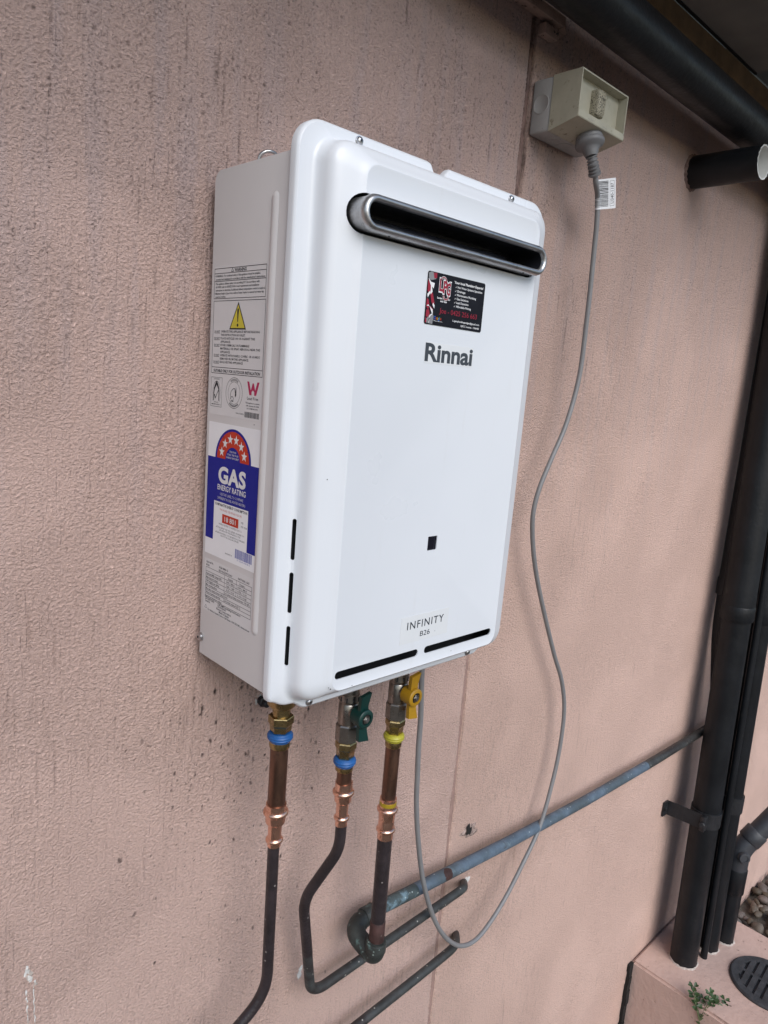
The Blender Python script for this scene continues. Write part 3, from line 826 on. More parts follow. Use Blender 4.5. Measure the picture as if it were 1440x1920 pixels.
# ---- tradesman's card
CARD = Plane((0.1314, -FD, 0.3575), (1, 0, 0.0), (0, 0, 1), (0, -1, 0))
CW, CH = 0.0846, 0.0482
b = MB(); CARD.slab(b, CARD.rrect(0, 0, CW, CH, 0.0022, 5), 0.0001, 0.0006)
card = part('plumber_card', b, 'cardblack', heater, 0)
H1, H2, H3 = 0.0008, 0.0009, 0.0010
art = {'ink_grey': MB(), 'ink_crim': MB(), 'ink_white': MB()}
ra = random.Random(12)
CARD.poly(art['ink_grey'], [(0.0005, 0.0462), (0.0040, 0.0478), (0.0098, 0.0470), (0.0112, 0.0420), (0.0060, 0.0405), (0.0015, 0.0400)], H1)
CARD.poly(art['ink_grey'], [(0.0008, 0.0030), (0.0030, 0.0010), (0.0110, 0.0006), (0.0118, 0.0080), (0.0095, 0.0105), (0.0050, 0.0080)], H1)
for pts in ([(0.0005, 0.0400), (0.0040, 0.0385), (0.0060, 0.0300), (0.0040, 0.0270), (0.0006, 0.0300)],
            [(0.0070, 0.0470), (0.0118, 0.0478), (0.0120, 0.0430), (0.0085, 0.0420)],
            [(0.0040, 0.0300), (0.0080, 0.0290), (0.0115, 0.0200), (0.0100, 0.0165), (0.0070, 0.0210)],
            [(0.0006, 0.0235), (0.0030, 0.0225), (0.0050, 0.0170), (0.0035, 0.0130), (0.0006, 0.0160)],
            [(0.0060, 0.0170), (0.0105, 0.0140), (0.0085, 0.0120), (0.0060, 0.0140)],
            [(0.0012, 0.0130), (0.0048, 0.0135), (0.0062, 0.0095), (0.0040, 0.0060), (0.0010, 0.0070)],
            [(0.0006, 0.0060), (0.0024, 0.0050), (0.0026, 0.0015), (0.0006, 0.0012)]):
    CARD.poly(art['ink_crim'], pts, H2)
for pts in ([(0.0004, 0.0415), (0.0045, 0.0385), (0.0095, 0.0380), (0.0085, 0.0330), (0.0060, 0.0345), (0.0075, 0.0300), (0.0050, 0.0270), (0.0045, 0.0350), (0.0020, 0.0390)],
            [(0.0006, 0.0270), (0.0040, 0.0305), (0.0048, 0.0290), (0.0016, 0.0240)],
            [(0.0095, 0.0205), (0.0118, 0.0180), (0.0118, 0.0150), (0.0090, 0.0180)],
            [(0.0010, 0.0165), (0.0032, 0.0180), (0.0062, 0.0150), (0.0090, 0.0105), (0.0108, 0.0095), (0.0095, 0.0140), (0.0050, 0.0165)],
            [(0.0045, 0.0012), (0.0062, 0.0085), (0.0100, 0.0108), (0.0108, 0.0100), (0.0072, 0.0078), (0.0058, 0.0012)]):
    CARD.poly(art['ink_white'], pts, H3)
for k in range(3):
    CARD.arc(art['ink_grey'], 0.0118, 0.0010, 0.0030 + k * .0018, 0.0040 + k * .0018, PI * .5, PI, H3, 8)
for m_, mb_ in art.items():
    for f in mb_.f:
        flat('card_artwork', MB().add([mb_.v[i] for i in f], [tuple(range(len(f)))]), m_, card)
t = MB()
for body, a, b_ in (('L', 0.0158, 0.0318), ('P', 0.0214, 0.0305), ('G', 0.0262, 0.0292)):
    CARD.text(t, body, a, b_, 0.0115, 0.0068, H2, 0.075, res=3)
CARD.arc(t, 0.0218, 0.0412, 0.0030, 0.0048, 0.1, PI - 0.1, H2, 10); CARD.arc(t, 0.0268, 0.0286, 0.0026, 0.0045, PI, 2 * PI, H2, 10)
flat('card_monogram_edge', t, 'ink_white', card)
t = MB()
for body, a, b_ in (('L', 0.0163, 0.0323), ('P', 0.0219, 0.0310), ('G', 0.0267, 0.0297)):
    CARD.text(t, body, a, b_, 0.0105, 0.0058, H3, 0.035, res=3)
CARD.arc(t, 0.0218, 0.0412, 0.0034, 0.0044, 0.1, PI - 0.1, H3, 10); CARD.arc(t, 0.0268, 0.0286, 0.0030, 0.0041, PI, 2 * PI, H3, 10)
flat('card_monogram', t, 'ink_crim', card)
t = MB()
CARD.poly(t, [(0.0300, 0.0425), (0.0335, 0.0425), (0.0335, 0.0414), (0.0322, 0.0412), (0.0326, 0.0398), (0.0312, 0.0398), (0.0314, 0.0412), (0.0300, 0.0414)], H2)
CARD.text(t, 'Logan Plumbing', 0.0240, 0.0248, 0.0017, 0.0185, H2, 0.03, 'C')
CARD.text(t, 'and Gas', 0.0240, 0.0222, 0.0017, 0.0092, H2, 0.03, 'C')
CARD.text(t, 'Your local Plumbing Experts!', 0.0372, 0.0418, 0.0022, 0.0440, H2, 0.03)
for k, s in enumerate(['Hot Water Systems Specialists', 'Drainage', 'Maintenance Plumbing', 'Gas Solutions', 'Leak Detection', 'Affordable Pricing']):
    CARD.text(t, s, 0.0425, 0.0378 - k * 0.0036, 0.0020, [0.0378, 0.0120, 0.0290, 0.0178, 0.0182, 0.0226][k], H2, 0.012)
    CARD.line(t, 0.0394, 0.0386 - k * 0.0036, 0.0401, 0.0379 - k * 0.0036, 0.0003, H2); CARD.line(t, 0.0401, 0.0379 - k * 0.0036, 0.0412, 0.0395 - k * 0.0036, 0.0003, H2)
CARD.text(t, 'Loganplumbingandgas@gmail.com', 0.0805, 0.0062, 0.0017, 0.0410, H2, 0.012, 'R')
CARD.text(t, 'QBCC License - 1306483', 0.0805, 0.0024, 0.0017, 0.0285, H2, 0.012, 'R')
CARD.text(t, 'Reviews', 0.0128, 0.0036, 0.0009, 0.0120, H2, 0.0)
flat('card_lettering', t, 'ink_white', card)
t = MB(); CARD.text(t, 'Joe - 0425 256 663', 0.0195, 0.0120, 0.0046, 0.0560, H2, 0.004, res=3)
flat('card_phone_number', t, 'ink_crim', card)
for ch, a, m_ in (('G', .0122, 'gblue'), ('o', .0146, 'gred'), ('o', .0166, 'gyel'), ('g', .0186, 'gblue'), ('l', .0205, 'ggreen'), ('e', .0213, 'gred')):
    t = MB(); CARD.text(t, ch, a, 0.0054, 0.0030, None, H2, 0.01); flat('card_logo_letter', t, m_, card)

# ---- printed labels on the left side
HS = 0.00022
b = MB(); SIDE.slab(b, SIDE.rrect(0.0165, 0.2555, 0.1085, 0.3960, 0.001, 3), 0.00002, 0.00014)
lab = part('warning_label', b, 'vinyl', heater, 0)
k_ = MB(); f_ = MB()
LW = 0.00055
SIDE.frame(k_, 0.0175, 0.3660, 0.1061, 0.3942, LW, HS); SIDE.rect(k_, 0.0175, 0.3892, 0.1061, 0.3892 + LW, HS); SIDE.rect(k_, 0.0175, 0.3820, 0.1061, 0.3820 + LW, HS)
SIDE.text(k_, 'WARNING', 0.0530, 0.3902, 0.0029, 0.0205, HS, 0.03)
SIDE.line(k_, 0.0475, 0.3904, 0.0495, 0.3935, .0005, HS); SIDE.line(k_, 0.0515, 0.3904, 0.0495, 0.3935, .0005, HS); SIDE.line(k_, 0.0475, 0.3904, 0.0515, 0.3904, .0005, HS)
for s, a, z, w in (('• WARNING : For continued safety of this appliance it must be installed,', .0185, .3861, .078), ('operated and maintained in accordance with the manufacturer\'s instructions.', .0200, .3831, .0845),
                   ('• This appliance delivers water not exceeding 50°C in accordance with', .0185, .3790, .077), ('AS 3498, refer to AS/NZS 3500.4 local requirements and installation', .0205, .3760, .0745),
                   ('instructions to determine if additional delivery temperature control is required.', .0205, .3730, .0845), ('• Minimum length of pipe from outlet of water heater to nearest hot water tap', .0185, .3700, .0845), ('must be 2 metres.', .0205, .3670, .0185)):
    SIDE.text(f_, s, a, z, .0019, w, HS, 0.02, res=1)
SIDE.frame(k_, 0.0178, 0.2955, 0.1072, 0.3643, LW, HS); SIDE.rect(k_, 0.0178, 0.3012, 0.1072, 0.3012 + LW, HS)
for i, (s, z) in enumerate((('OPERATE THIS APPLIANCE BEFORE READING', .3345), ('THE INSTRUCTION BOOKLET.', .3313), ('PLACE ARTICLES ON OR AGAINST THIS', .3281), ('APPLIANCE.', .3249), ('STORE CHEMICALS OR FLAMMABLE', .3217), ('MATERIALS, OR SPRAY AEROSOLS NEAR THIS', .3185), ('APPLIANCE.', .3153), ('OPERATE WITH PANELS, COVERS  OR GUARDS', .3121), ('REMOVED FROM THIS APPLIANCE.', .3089), ('ENCLOSE THIS APPLIANCE.', .3057))):
    if i in (0, 2, 4, 7, 9):
        SIDE.text(f_, 'DO NOT', .0212, z, .0020, .0100, HS, 0.02, res=1); SIDE.rect(f_, .0212, z - .0007, .0312, z - .0003, HS)
    SIDE.text(f_, s, .0328, z, .0020, len(s) * .00181, HS, 0.02, res=1)
SIDE.text(k_, 'SUITABLE ONLY FOR OUTDOOR INSTALLATION', .0625, .2970, .0026, .0815, HS, 0.03, 'C')
# warning triangle
SIDE.poly(k_, [(0.0478, 0.3375), (0.0768, 0.3375), (0.0623, 0.3628)], HS)
y_ = MB(); SIDE.poly(y_, [(0.0500, 0.3389), (0.0746, 0.3389), (0.0623, 0.3602)], HS + .00008)
flat('warning_triangle', y_, 'ink_yellow', lab)
e_ = MB(); SIDE.poly(e_, [(0.0617, 0.3445), (0.0629, 0.3445), (0.0637, 0.3555), (0.0623, 0.3572), (0.0609, 0.3555)], HS + .00016); SIDE.disc(e_, 0.0623, 0.3415, 0.0014, HS + .00016, 14)
flat('exclamation_mark', e_, 'ink', lab)
# certification marks
SIDE.frame(f_, .0182, .2632, .0388, .2918, .00035, HS)
SIDE.text(f_, 'GLOBAL-MARK', .0285, .2897, .0009, .0110, HS, 0.02, 'C', 1)
SIDE.poly(k_, [(.0285, .2885), (.0312, .2855), (.0336, .2810), (.0342, .2765), (.0338, .2690), (.0328, .2690), (.0328, .2765), (.0318, .2805), (.0285, .2845), (.0252, .2800), (.0244, .2765), (.0244, .2690), (.0232, .2690), (.0228, .2765), (.0234, .2810), (.0258, .2855)], HS)
SIDE.line(k_, .0250, .2752, .0270, .2712, .0013, HS); SIDE.line(k_, .0268, .2712, .0318, .2792, .0008, HS)
SIDE.arc(f_, .0285, .2755, .0072, .0075, -.6, PI + .6, HS, 22, 1.7)
SIDE.text(f_, 'APPROVED', .0285, .2672, .0008, .0085, HS, 0.02, 'C', 1); SIDE.text(k_, 'GMK10590 AS5263.1.2', .0285, .2650, .0011, .0175, HS, 0.03, 'C', 1)
SIDE.arc(f_, .0607, .2785, .0143, .0147, 0, 2 * PI, HS, 40); SIDE.arc(f_, .0607, .2785, .0104, .0107, 0, 2 * PI, HS, 36)
for k in range(9):
    th = PI * (.5 + .16) - k * PI * .04; SIDE.line(k_, .0607 + .0114 * math.cos(th), .2785 + .0114 * math.sin(th), .0607 + .0135 * math.cos(th), .2785 + .0135 * math.sin(th), .0007, HS)
for k in range(17):
    th = PI * (1.5 - .2) + k * PI * .025; SIDE.line(f_, .0607 + .0116 * math.cos(th), .2785 + .0116 * math.sin(th), .0607 + .0133 * math.cos(th), .2785 + .0133 * math.sin(th), .0006, HS)
aus = [(.0545, .2765), (.0556, .2800), (.0580, .2818), (.0600, .2828), (.0618, .2826), (.0628, .2790), (.0650, .2770)]
for p, q in zip(aus, aus[1:]): SIDE.line(k_, *p, *q, .0006, HS)
SIDE.arc(k_, .0575, .2722, .0025, .0031, 0, PI, HS, 8); SIDE.line(k_, .0545, .2765, .0560, .2730, .0006, HS)
SIDE.poly(k_, [(.0632, .2745), (.0645, .2760), (.0648, .2800), (.0640, .2850), (.0630, .2800), (.0624, .2760)], HS)
SIDE.text(k_, 'AGA', .0578, .2702, .0018, .0050, HS, 0.04, 'C', 1)
w_ = MB(); SIDE.poly(w_, [(.0828, .2908), (.0862, .2908), (.0893, .2830), (.0920, .2895), (.0940, .2895), (.0966, .2830), (.0996, .2908), (.1032, .2908), (.0985, .2785), (.0952, .2785), (.0952, .2815), (.0930, .2832), (.0908, .2815), (.0908, .2785), (.0872, .2785)], HS)
flat('lead_free_mark', w_, 'ink_pink', lab)
SIDE.text(k_, 'Lead Free', .0930, .2742, .0027, .0185, HS, 0.008, 'C')
for i, s in enumerate(('This appliance complies', 'with current AS 3498', 'LIC WMKA02075')):
    SIDE.text(f_, s, .0930, .2706 - i * .0026, .0013, (.0235, .0215, .018)[i], HS, 0.02, 'C', 1)
SIDE.text(f_, 'U302-1024(00)', .0790, .2595, .0012, .0140, HS, 0.01, 'R', 1)
x = .0803; rb = random.Random(4)
while x < .1046:
    w = rb.choice((.0004, .0006, .0009)); SIDE.rect(k_, x, .2575, x + w, .2628, HS); x += w + rb.choice((.0003, .0005))
flat('warning_print', k_, 'ink', lab); flat('warning_small_print', f_, 'ink_soft', lab)
b = MB(); SIDE.disc(b, .0972, .2520, .0006, .00006, 10); flat('pin_mark', b, 'ink', case)

b = MB(); SIDE.slab(b, SIDE.rrect(0.0170, 0.1130, 0.1100, 0.2480, 0.0008, 3), 0.00002, 0.00018)
lab = part('energy_rating_label', b, 'paper', heater, 0)
tck = MB(); blue = MB(); red = MB(); wht = MB(); blk = MB(); lb = MB(); redt = MB()
SIDE.rect(blue, .0172, .1700, .1094, .2135, HS + .00006); SIDE.rect(blue, .0172, .1296, .0320, .1700, HS + .00006); SIDE.rect(blue, .0945, .1296, .1094, .1700, HS + .00006)
SIDE.poly(blue, [(.0633 + .0322 * math.cos(PI * k / 28), .2135 + .0308 * math.sin(PI * k / 28)) for k in range(29)], HS + .00006)
def half(r0, r1, mb, h): SIDE.arc(mb, .0633, .2137, r0, r1, 0, PI, h, 28, .97)
half(.0132, .0290, red, HS + .00014)
for k in range(6):
    th = PI * (0.90 - k * 0.16); cx, cz = .0633 + .0212 * math.cos(th), .2140 + .0205 * math.sin(th)
    SIDE.poly(wht, [(cx + (.0052 if j % 2 == 0 else .0021) * math.sin(PI * j / 5), cz + (.0052 if j % 2 == 0 else .0021) * math.cos(PI * j / 5)) for j in range(10)], HS + .00022)
for k in range(1, 7):
    th = PI * k / 7 ; SIDE.line(tck, .0633 + .0270 * math.cos(th), .2137 + .0262 * math.sin(th), .0633 + .0290 * math.cos(th), .2137 + .0282 * math.sin(th), .0006, HS + .00022)
for i, (s, w) in enumerate((('THE MORE', .0120), ('STARS, THE MORE', .0200), ('ENERGY EFFICIENT', .0220))):
    SIDE.text(wht, s, .0633, .2212 - i * .0030, .0018, w, HS + .00022, 0.0, 'C', 1)
SIDE.text(wht, 'GAS', .0633, .1900, .0150, .0495, HS + .00022, 0.040, 'C', 4, space=1.06)
SIDE.text(wht, 'ENERGY RATING', .0633, .1822, .0052, .0510, HS + .00022, 0.016, 'C', 3)
SIDE.text(wht, 'USE THIS LABEL TO COMPARE', .0640, .1770, .0026, .0420, HS + .00022, -0.008, 'C', 1); SIDE.text(wht, 'DIFFERENT MODEL WATER HEATERS', .0640, .1726, .0026, .0500, HS + .00022, -0.008, 'C', 1)
SIDE.text(blk, 'COMPARATIVE ENERGY CONSUMPTION', .0633, .1660, .0026, .0590, HS, 0.03, 'C', 1)
SIDE.text(redt, 'THIS MODEL USES MEGAJOULES (MJ)', .0633, .1616, .0019, .0400, HS, 0.0, 'C', 1)
redb = MB(); SIDE.rect(redb, .0484, .1498, .0782, .1588, HS + .00006)
SIDE.text(wht, '18 801', .0633, .1520, .0048, .0205, HS + .00022, 0.010, 'C', 3)
SIDE.text(blk, 'MJ', .0830, .1556, .0018, .0035, HS, 0.0, 'L', 1); SIDE.text(blk, 'PER YEAR', .0830, .1518, .0018, .0105, HS, 0.0, 'L', 1)
for i, (s, w) in enumerate((('WHEN TESTED TO AS/NZS 5263.1.2', .0420), ('ACTUAL ENERGY USED WILL DEPEND ON WHERE YOU', .0520), ('LIVE AND HOW THE APPLIANCE IS USED', .0390), ('APPLIANCE RUNNING COST INFORMATION IS AVAILABLE', .0540), ('FROM YOUR LOCAL GAS SUPPLIER', .0330))):
    SIDE.text(blk, s, .0633, (.1470, .1432, .1408, .1378, .1354)[i], .0017, w, HS, 0.0, 'C', 1)
SIDE.text(blk, 'GA 8324/ RL 78', .0560, .1196, .0014, .0125, HS, 0.01, 'L', 1)
x = .0745; rb = random.Random(6)
while x < .1040:
    w = rb.choice((.0004, .0006, .0009)); SIDE.rect(lb, x, .1197, x + w, .1290, HS); x += w + rb.choice((.0003, .0005))
SIDE.text(lb, '79 3224 34308 2', .0895, .1176, .0014, .0230, HS, 0.0, 'C', 1)
for nm, mb_, m_ in (('energy_blue_field', blue, 'ink_blue'), ('energy_red_arch', red, 'ink_red'), ('energy_red_box', redb, 'ink_red'), ('energy_white_print', wht, 'ink_white'), ('energy_black_print', blk, 'ink_soft'), ('energy_scale_ticks', tck, 'ink_soft'), ('energy_barcode', lb, 'ink_lblue'), ('energy_red_print', redt, 'ink_red')):
    flat(nm, mb_, m_, lab)

b = MB(); SIDE.slab(b, SIDE.rrect(0.0176, 0.0515, 0.1110, 0.1070, 0.0008, 3), 0.00002, 0.00016)
lab = part('data_plate', b, 'vinyl', heater, 0)
k_ = MB()
rows = [.0978, .0936, .0895, .0854, .0813, .0773, .0733, .0694, .0655]
for z in rows: SIDE.rect(k_, .0205, z, .1064, z + .0004, HS)
for a, z0 in ((.0205, .0655), (.0570, .0694), (.0790, .0813), (.1060, .0655)): SIDE.rect(k_, a, z0, a + .0004, .0982, HS)
for s, a, z, w in (('Approval No.', .0212, .1029, .0140), ('AGA 8886 G', .0460, .1025, .0170), ('Model', .0212, .0994, .0060), ('REU-A2632WF-D2-AU', .0460, .0990, .0250), ('NATURAL GAS', .0820, .0996, .0200),
                   ('Nominal', .0640, .0945, .0085), ('Propane', .0850, .0945, .0090), ('Heat input MJ/h (output kW)', .0216, .0905, .0300), ('199 / 44.0', .0610, .0905, .0150), ('199 / 44.0', .0820, .0905, .0160),
                   ('Max injector (mm)', .0216, .0864, .0230), ('1.80 / 1.80', .0610, .0864, .0150), ('0.75 / 1.10', .0820, .0864, .0160), ('TPP High/Low (kPa)', .0216, .0823, .0260), ('0.70 / 0.10', .0610, .0823, .0150), ('1.10 / 0.18', .0820, .0823, .0160),
                   ('Min working flow', .0216, .0783, .0220), ('2.0 L/min at inlet pressure 100 kPa', .0580, .0783, .0460), ('Max water supply pressure (kPa)', .0216, .0743, .0345), ('1000', .0580, .0743, .0060), ('Water heating capacity', .0216, .0704, .0290), ('26 L/min raised 25°C', .0580, .0704, .0300),
                   ('Ingress protection rating', .0212, .0664, .0320), ('220-240V 50Hz', .0212, .0632, .0180), ('2.88 AMPS including frost heaters', .0460, .0632, .0430), ('Serial No.', .0212, .0606, .0105), ('23.09-030041', .0460, .0608, .0160), ('Rinnai Corporation', .0440, .0582, .0280), ('Made in Japan', .0490, .0556, .0190), ('For Advice, Repairs Service Call Rinnai: 1300 555 545, rinnai.com.au', .0270, .0526, .0780)):
    SIDE.text(k_, s, a, z, .0021, w, HS, 0.02, res=1)
SIDE.line(k_, .0205, .0540, .0228, .0575, .0004, HS); SIDE.line(k_, .0251, .0540, .0228, .0575, .0004, HS); SIDE.line(k_, .0205, .0540, .0251, .0540, .0004, HS)
flat('data_plate_print', k_, 'ink', lab)

# ------------------------------------------------------------------ pipework under the heater
YP = -0.08
def col(x, prof, name, mat, parent, seg=28, phase=0.0, smooth=40):
    """vertical turned piece, prof = [(z, radius)]"""
    return part(name, MB().lathe((x, YP, 0), (0, 0, 1), prof[::-1], seg, phase=phase), mat, parent, smooth)
def ring_prof(z0, z1, r, n=8, inner=0.0095):
    h = z0 - z1
    q = [(0.0, 0.0), (0.02, 0.50), (0.18, 0.62), (0.28, 0.90), (0.38, 1.0), (0.48, 0.86), (0.54, 0.86), (0.62, 0.97), (0.70, 0.90), (0.84, 0.62), (0.98, 0.48), (1.0, 0.0)]
    return [(z0 - h * t, inner + (r - inner) * k) for t, k in q]
def press(x, z, r0, r1, parent, name='press_coupling', mat='copper_new'):
    """z = top lip, upper bead, shoulder, neck, lower bead, end; r0 / r1 = upper and lower sleeve radius"""
    zt, zb1, zs, zn, zb2, ze = z
    pr = [(zt, r0 - .0006), (zt - .0005, r0 + .0008), (zb1 + .0036, r0 + .0009), (zb1 + .0030, r0 + .0020), (zb1 + .0012, r0 + .0034), (zb1 - .0012, r0 + .0034), (zb1 - .0030, r0 + .0020), (zb1 - .0036, r0 + .0008),
          (zs, r0 + .0006), (zs - .0018, r0 - .0002), (zs - .0040, r1 + .0007), (zb2 + .0032, r1 + .0006), (zb2 + .0026, r1 + .0016), (zb2 + .0010, r1 + .0028), (zb2 - .0010, r1 + .0028), (zb2 - .0026, r1 + .0016), (zb2 - .0032, r1 + .0006), (ze, r1 + .0006), (ze - .0002, r1 - .0004)]
    return col(x, pr, name, mat, parent, 32)

# hot water outlet
hx = 0.0630
hot = empty('hot_water_pipe', (hx, YP, -0.05), 'leftmost pipe under the heater, copper above a long straight black run, one blue ring', 'pipe', 'pipes under the heater')
col(hx, [(0.004, .014), (-.030, .014), (-.0305, .0160), (-.0470, .0160), (-.0510, .0130)], 'collar', 'brass', hot, 32)
col(hx, [(-.0505, .0098), (-.0640, .0098)], 'union_tail', 'brass', hot)
col(hx, [(-.0610, .0105), (-.0613, .0134), (-.0622, .0139), (-.0700, .0139), (-.0725, .0122), (-.0790, .0115)], 'union_nut', 'brass', hot, 6, 0.35, 25)
col(hx, ring_prof(-.0800, -.0908, .0142), 'press_ring', 'ring_blue', hot, 32, smooth=28)
col(hx, [(-.0905, .0112), (-.0940, .0116), (-.0975, .0114), (-.0988, .0104)], 'fitting_tail', 'brass', hot)
col(hx, [(-.0980, .0099), (-.1680, .0099)], 'copper_tail', 'copper_old', hot, 32)
press(hx, (-.1660, -.1765, -.1880, -.1955, -.2110, -.2185), .0106, .0070, hot)
part('pipe_run', MB().tube(bend([(hx - .0004, YP, -.216), (.0645, YP, -.4130), (.020, -.072, -.452), (-.16, -.055, -.60)], [0, .030, .03, 0], 8), .00655, 22), 'pipe_black', hot, 60)

def valve(x, parent, z, handle_mat):
    """nickel ball valve: z = top, collar, body top, hex top, hex bottom"""
    zt, zc, zb, zh, ze = z
    col(x, [(0.004, .0105), (zt, .0105)], 'valve_inlet', 'chrome', parent)
    v = col(x, [(zt + .012, .0124), (zt + .002, .0126), (zt + .0005, .0112), (zc + .006, .0112), (zc + .0052, .0124), (zb + .0042, .0124), (zb + .003, .0114), (zb + .001, .0112), (zb, .0118), (zb - .012, .0121), (zh + .002, .0121), (zh, .0116)], 'valve_body', 'chrome', parent, 32, 0, 30)
    col(x, [(zh + .0006, .0128), (zh - .001, .0138), (ze + .001, .0138), (ze, .0122)], 'valve_hexagon', 'chrome', parent, 8, 0.2, 25)
    for k in range(10):
        a = 2 * PI * k / 10
        px, py = x + .0117 * math.cos(a), YP + .0117 * math.sin(a)
        part('collar_flute', MB().lathe((px, py, zc - .0025), (0, 0, 1), [(0, .0012), (.0055, .0012)], 8), 'dark', v, 40)
    zc_ = (zb + zh) / 2 + .004
    st_ = part('valve_stem', MB().lathe((x, YP - .008, zc_), (0, -1, 0), [(0, .0080), (.012, .0080), (.013, .0062), (.022, .0062)], 20), 'chrome', parent, 40)
    hb_ = MB()
    hb_.lathe((x, YP - .0135, zc_), (0, -1, 0), [(0, .0098), (.001, .0108), (.0150, .0116), (.0175, .0112), (.0186, .0098), (.0188, .0068), (.0165, .0064)], 28)
    # two wings, flaring and folded slightly forward
    for s in (1, -1):
        y0, y1 = YP - .0225, YP - .0275
        prf = [(-.0062, .006), (.0058, .006), (.0060, .016), (.0088, .0300), (-.0066, .0272), (-.0062, .016)]
        n = len(prf)
        vs = [(x + a * (1 if s > 0 else 1), y0 - (.0012 if abs(bb) > .02 else 0), zc_ + s * bb) for a, bb in prf] + [(x + a, y1 - (.0012 if abs(bb) > .02 else 0), zc_ + s * bb) for a, bb in prf]
        hb_.add(vs, [tuple(range(n)), tuple(range(n, 2 * n))] + [(i, (i + 1) % n, n + (i + 1) % n, n + i) for i in range(n)])
    hd = part('valve_handle', hb_, handle_mat, parent, 35)
    part('handle_nut', MB().lathe((x, YP - .030, zc_), (0, -1, 0), [(-.002, .0050), (.0022, .0050), (.0030, .0044)], 6), 'chrome', hd, 25)
    part('handle_washer', MB().lathe((x, YP - .0298, zc_), (0, -1, 0), [(-.0005, .0064), (.0004, .0064)], 20), 'dark', hd, 25)
    part('stem_end', MB().lathe((x, YP - .0330, zc_), (0, -1, 0), [(-.001, .0026), (.0008, .0024)], 14), 'zinc', hd, 25)
    return v

# cold water inlet with green-handled valve
cx = 0.1605
cold = empty('cold_water_pipe', (cx, YP, -0.05), 'middle pipe under the heater with green valve handle, kinked back to the wall', 'pipe', 'pipes under the heater')
valve(cx, cold, (-.052, -.066, -.073, -.099, -.1205), 'handle_green')
col(cx, [(-.1205, .0100), (-.1220, .0122), (-.1232, .0129), (-.1300, .0129), (-.1325, .0114), (-.1420, .0106)], 'brass_nut', 'brass', cold, 6, 0.2, 25)
col(cx, ring_prof(-.1422, -.1530, .0138), 'press_ring', 'ring_blue', cold, 32, smooth=28)
col(cx, [(-.1530, .0104), (-.1560, .0108), (-.1590, .0106), (-.1602, .0096)], 'fitting_tail', 'brass', cold)
col(cx + .0012, [(-.1595, .0090), (-.1780, .0090)], 'copper_tail', 'copper_old', cold, 32)
press(cx + .0018, (-.1755, -.1890, -.2000, -.2070, -.2235, -.2335), .0098, .0068, cold)
part('pipe_run', MB().tube(bend([(cx + .0024, YP, -.231), (cx + .0022, YP, -.2680), (.1415, -.043, -.3520), (.1720, -.033, -.5080), (.190, -.0315, -.5205), (.496, -.030, -.5145), (.5365, .002, -.5430), (.540, .012, -.5470)], [0, .020, .024, .026, .026, .016, .006, 0], 8), .0068, 22), 'pipe_grey', cold, 60)
# upper run of the same pipe is still blacker: a painted sleeve over the kink
part('painted_sleeve', MB().tube(bend([(cx + .0024, YP, -.2320), (cx + .0022, YP, -.2680), (.1415, -.043, -.3520), (.1595, -.0375, -.4440)], [0, .020, .024, 0], 8), .00695, 22), 'pipe_black', cold, 60)

# gas inlet with yellow-handled valve, elbowed into the old blue pipe along the wall
gx = 0.2420
gas = empty('gas_pipe', (gx, YP, -0.05), 'right pipe under the heater, yellow valve handle, elbowed into the long blue wall pipe', 'pipe', 'pipes under the heater')
valve(gx, gas, (-.046, -.060, -.068, -.094, -.1155), 'handle_yellow')
col(gx, [(-.1155, .0100), (-.1170, .0120), (-.1182, .0127), (-.1245, .0127), (-.1270, .0112), (-.1360, .0104)], 'brass_nut', 'brass', gas, 6, 0.2, 25)
col(gx, ring_prof(-.1356, -.1462, .0136), 'press_ring', 'ring_yellow', gas, 32, smooth=28)
col(gx, [(-.1460, .0104), (-.1490, .0108), (-.1535, .0106), (-.1548, .0098)], 'fitting_tail', 'brass', gas)
col(gx, [(-.1540, .0095), (-.2300, .0095)], 'copper_tail', 'copper_old', gas, 32)
press(gx, (-.2270, -.2430, -.2560, -.2590, -.2720, -.2845), .0102, .0098, gas)
col(gx, [(-.2310, .01125), (-.2365, .01125)], 'yellow_mark', 'tape_yellow', gas, 32)
part('riser', MB().tube([(gx, YP, -.2830), (gx + .001, YP, -.4140)], .0098, 24), 'pipe_black', gas, 60)
part('rust_collar', MB().lathe((gx + .001, YP, 0), (0, 0, 1), [(-.4400, .0104), (-.4100, .0104), (-.4090, .0098)], 24), 'pipe_rust', gas, 50)
elb = bend([(gx + .001, YP, -.4380), (gx + .001, YP, -.4660), (gx - .001, -.031, -.4550), (.2850, -.030, -.4490)], [0, .022, .024, 0], 9)
part('elbow_collar', MB().lathe((gx + .001, YP, 0), (0, 0, 1), [(-.4560, .0132), (-.4545, .0141), (-.4410, .0141), (-.4395, .0118)], 24), 'pipe_green', gas, 40)
part('elbow_collar', MB().lathe((.2640, -.030, -.4500), (1, 0, -.09), [(0, .0122), (.001, .0130), (.019, .0130), (.0205, .0110)], 24), 'pipe_green', gas, 40)
part('elbow', MB().tube(elb, [.0130] * 2 + [.0132] * (len(elb) - 4) + [.0122] * 2, 24), 'pipe_green', gas, 60)
part('wall_run', MB().tube([(.2830, -.030, -.4490), (.3504, -.030, -.4558), (.372, -.030, -.4578)], .0098, 24), 'pipe_patina', gas, 60)
part('wall_run', MB().tube([(.3715, -.030, -.45775), (.620, -.030, -.4800), (.8746, -.030, -.4973), (1.13, -.030, -.5085)], .0098, 24), 'pipe_blue', gas, 60)
part('wall_run', MB().tube([(1.128, -.030, -.5084), (1.20, -.030, -.5110), (1.62, -.030, -.5210)], .0098, 24), 'pipe_grey', gas, 60)
fp = MB(); rfp = random.Random(17); vs = []; fs = []
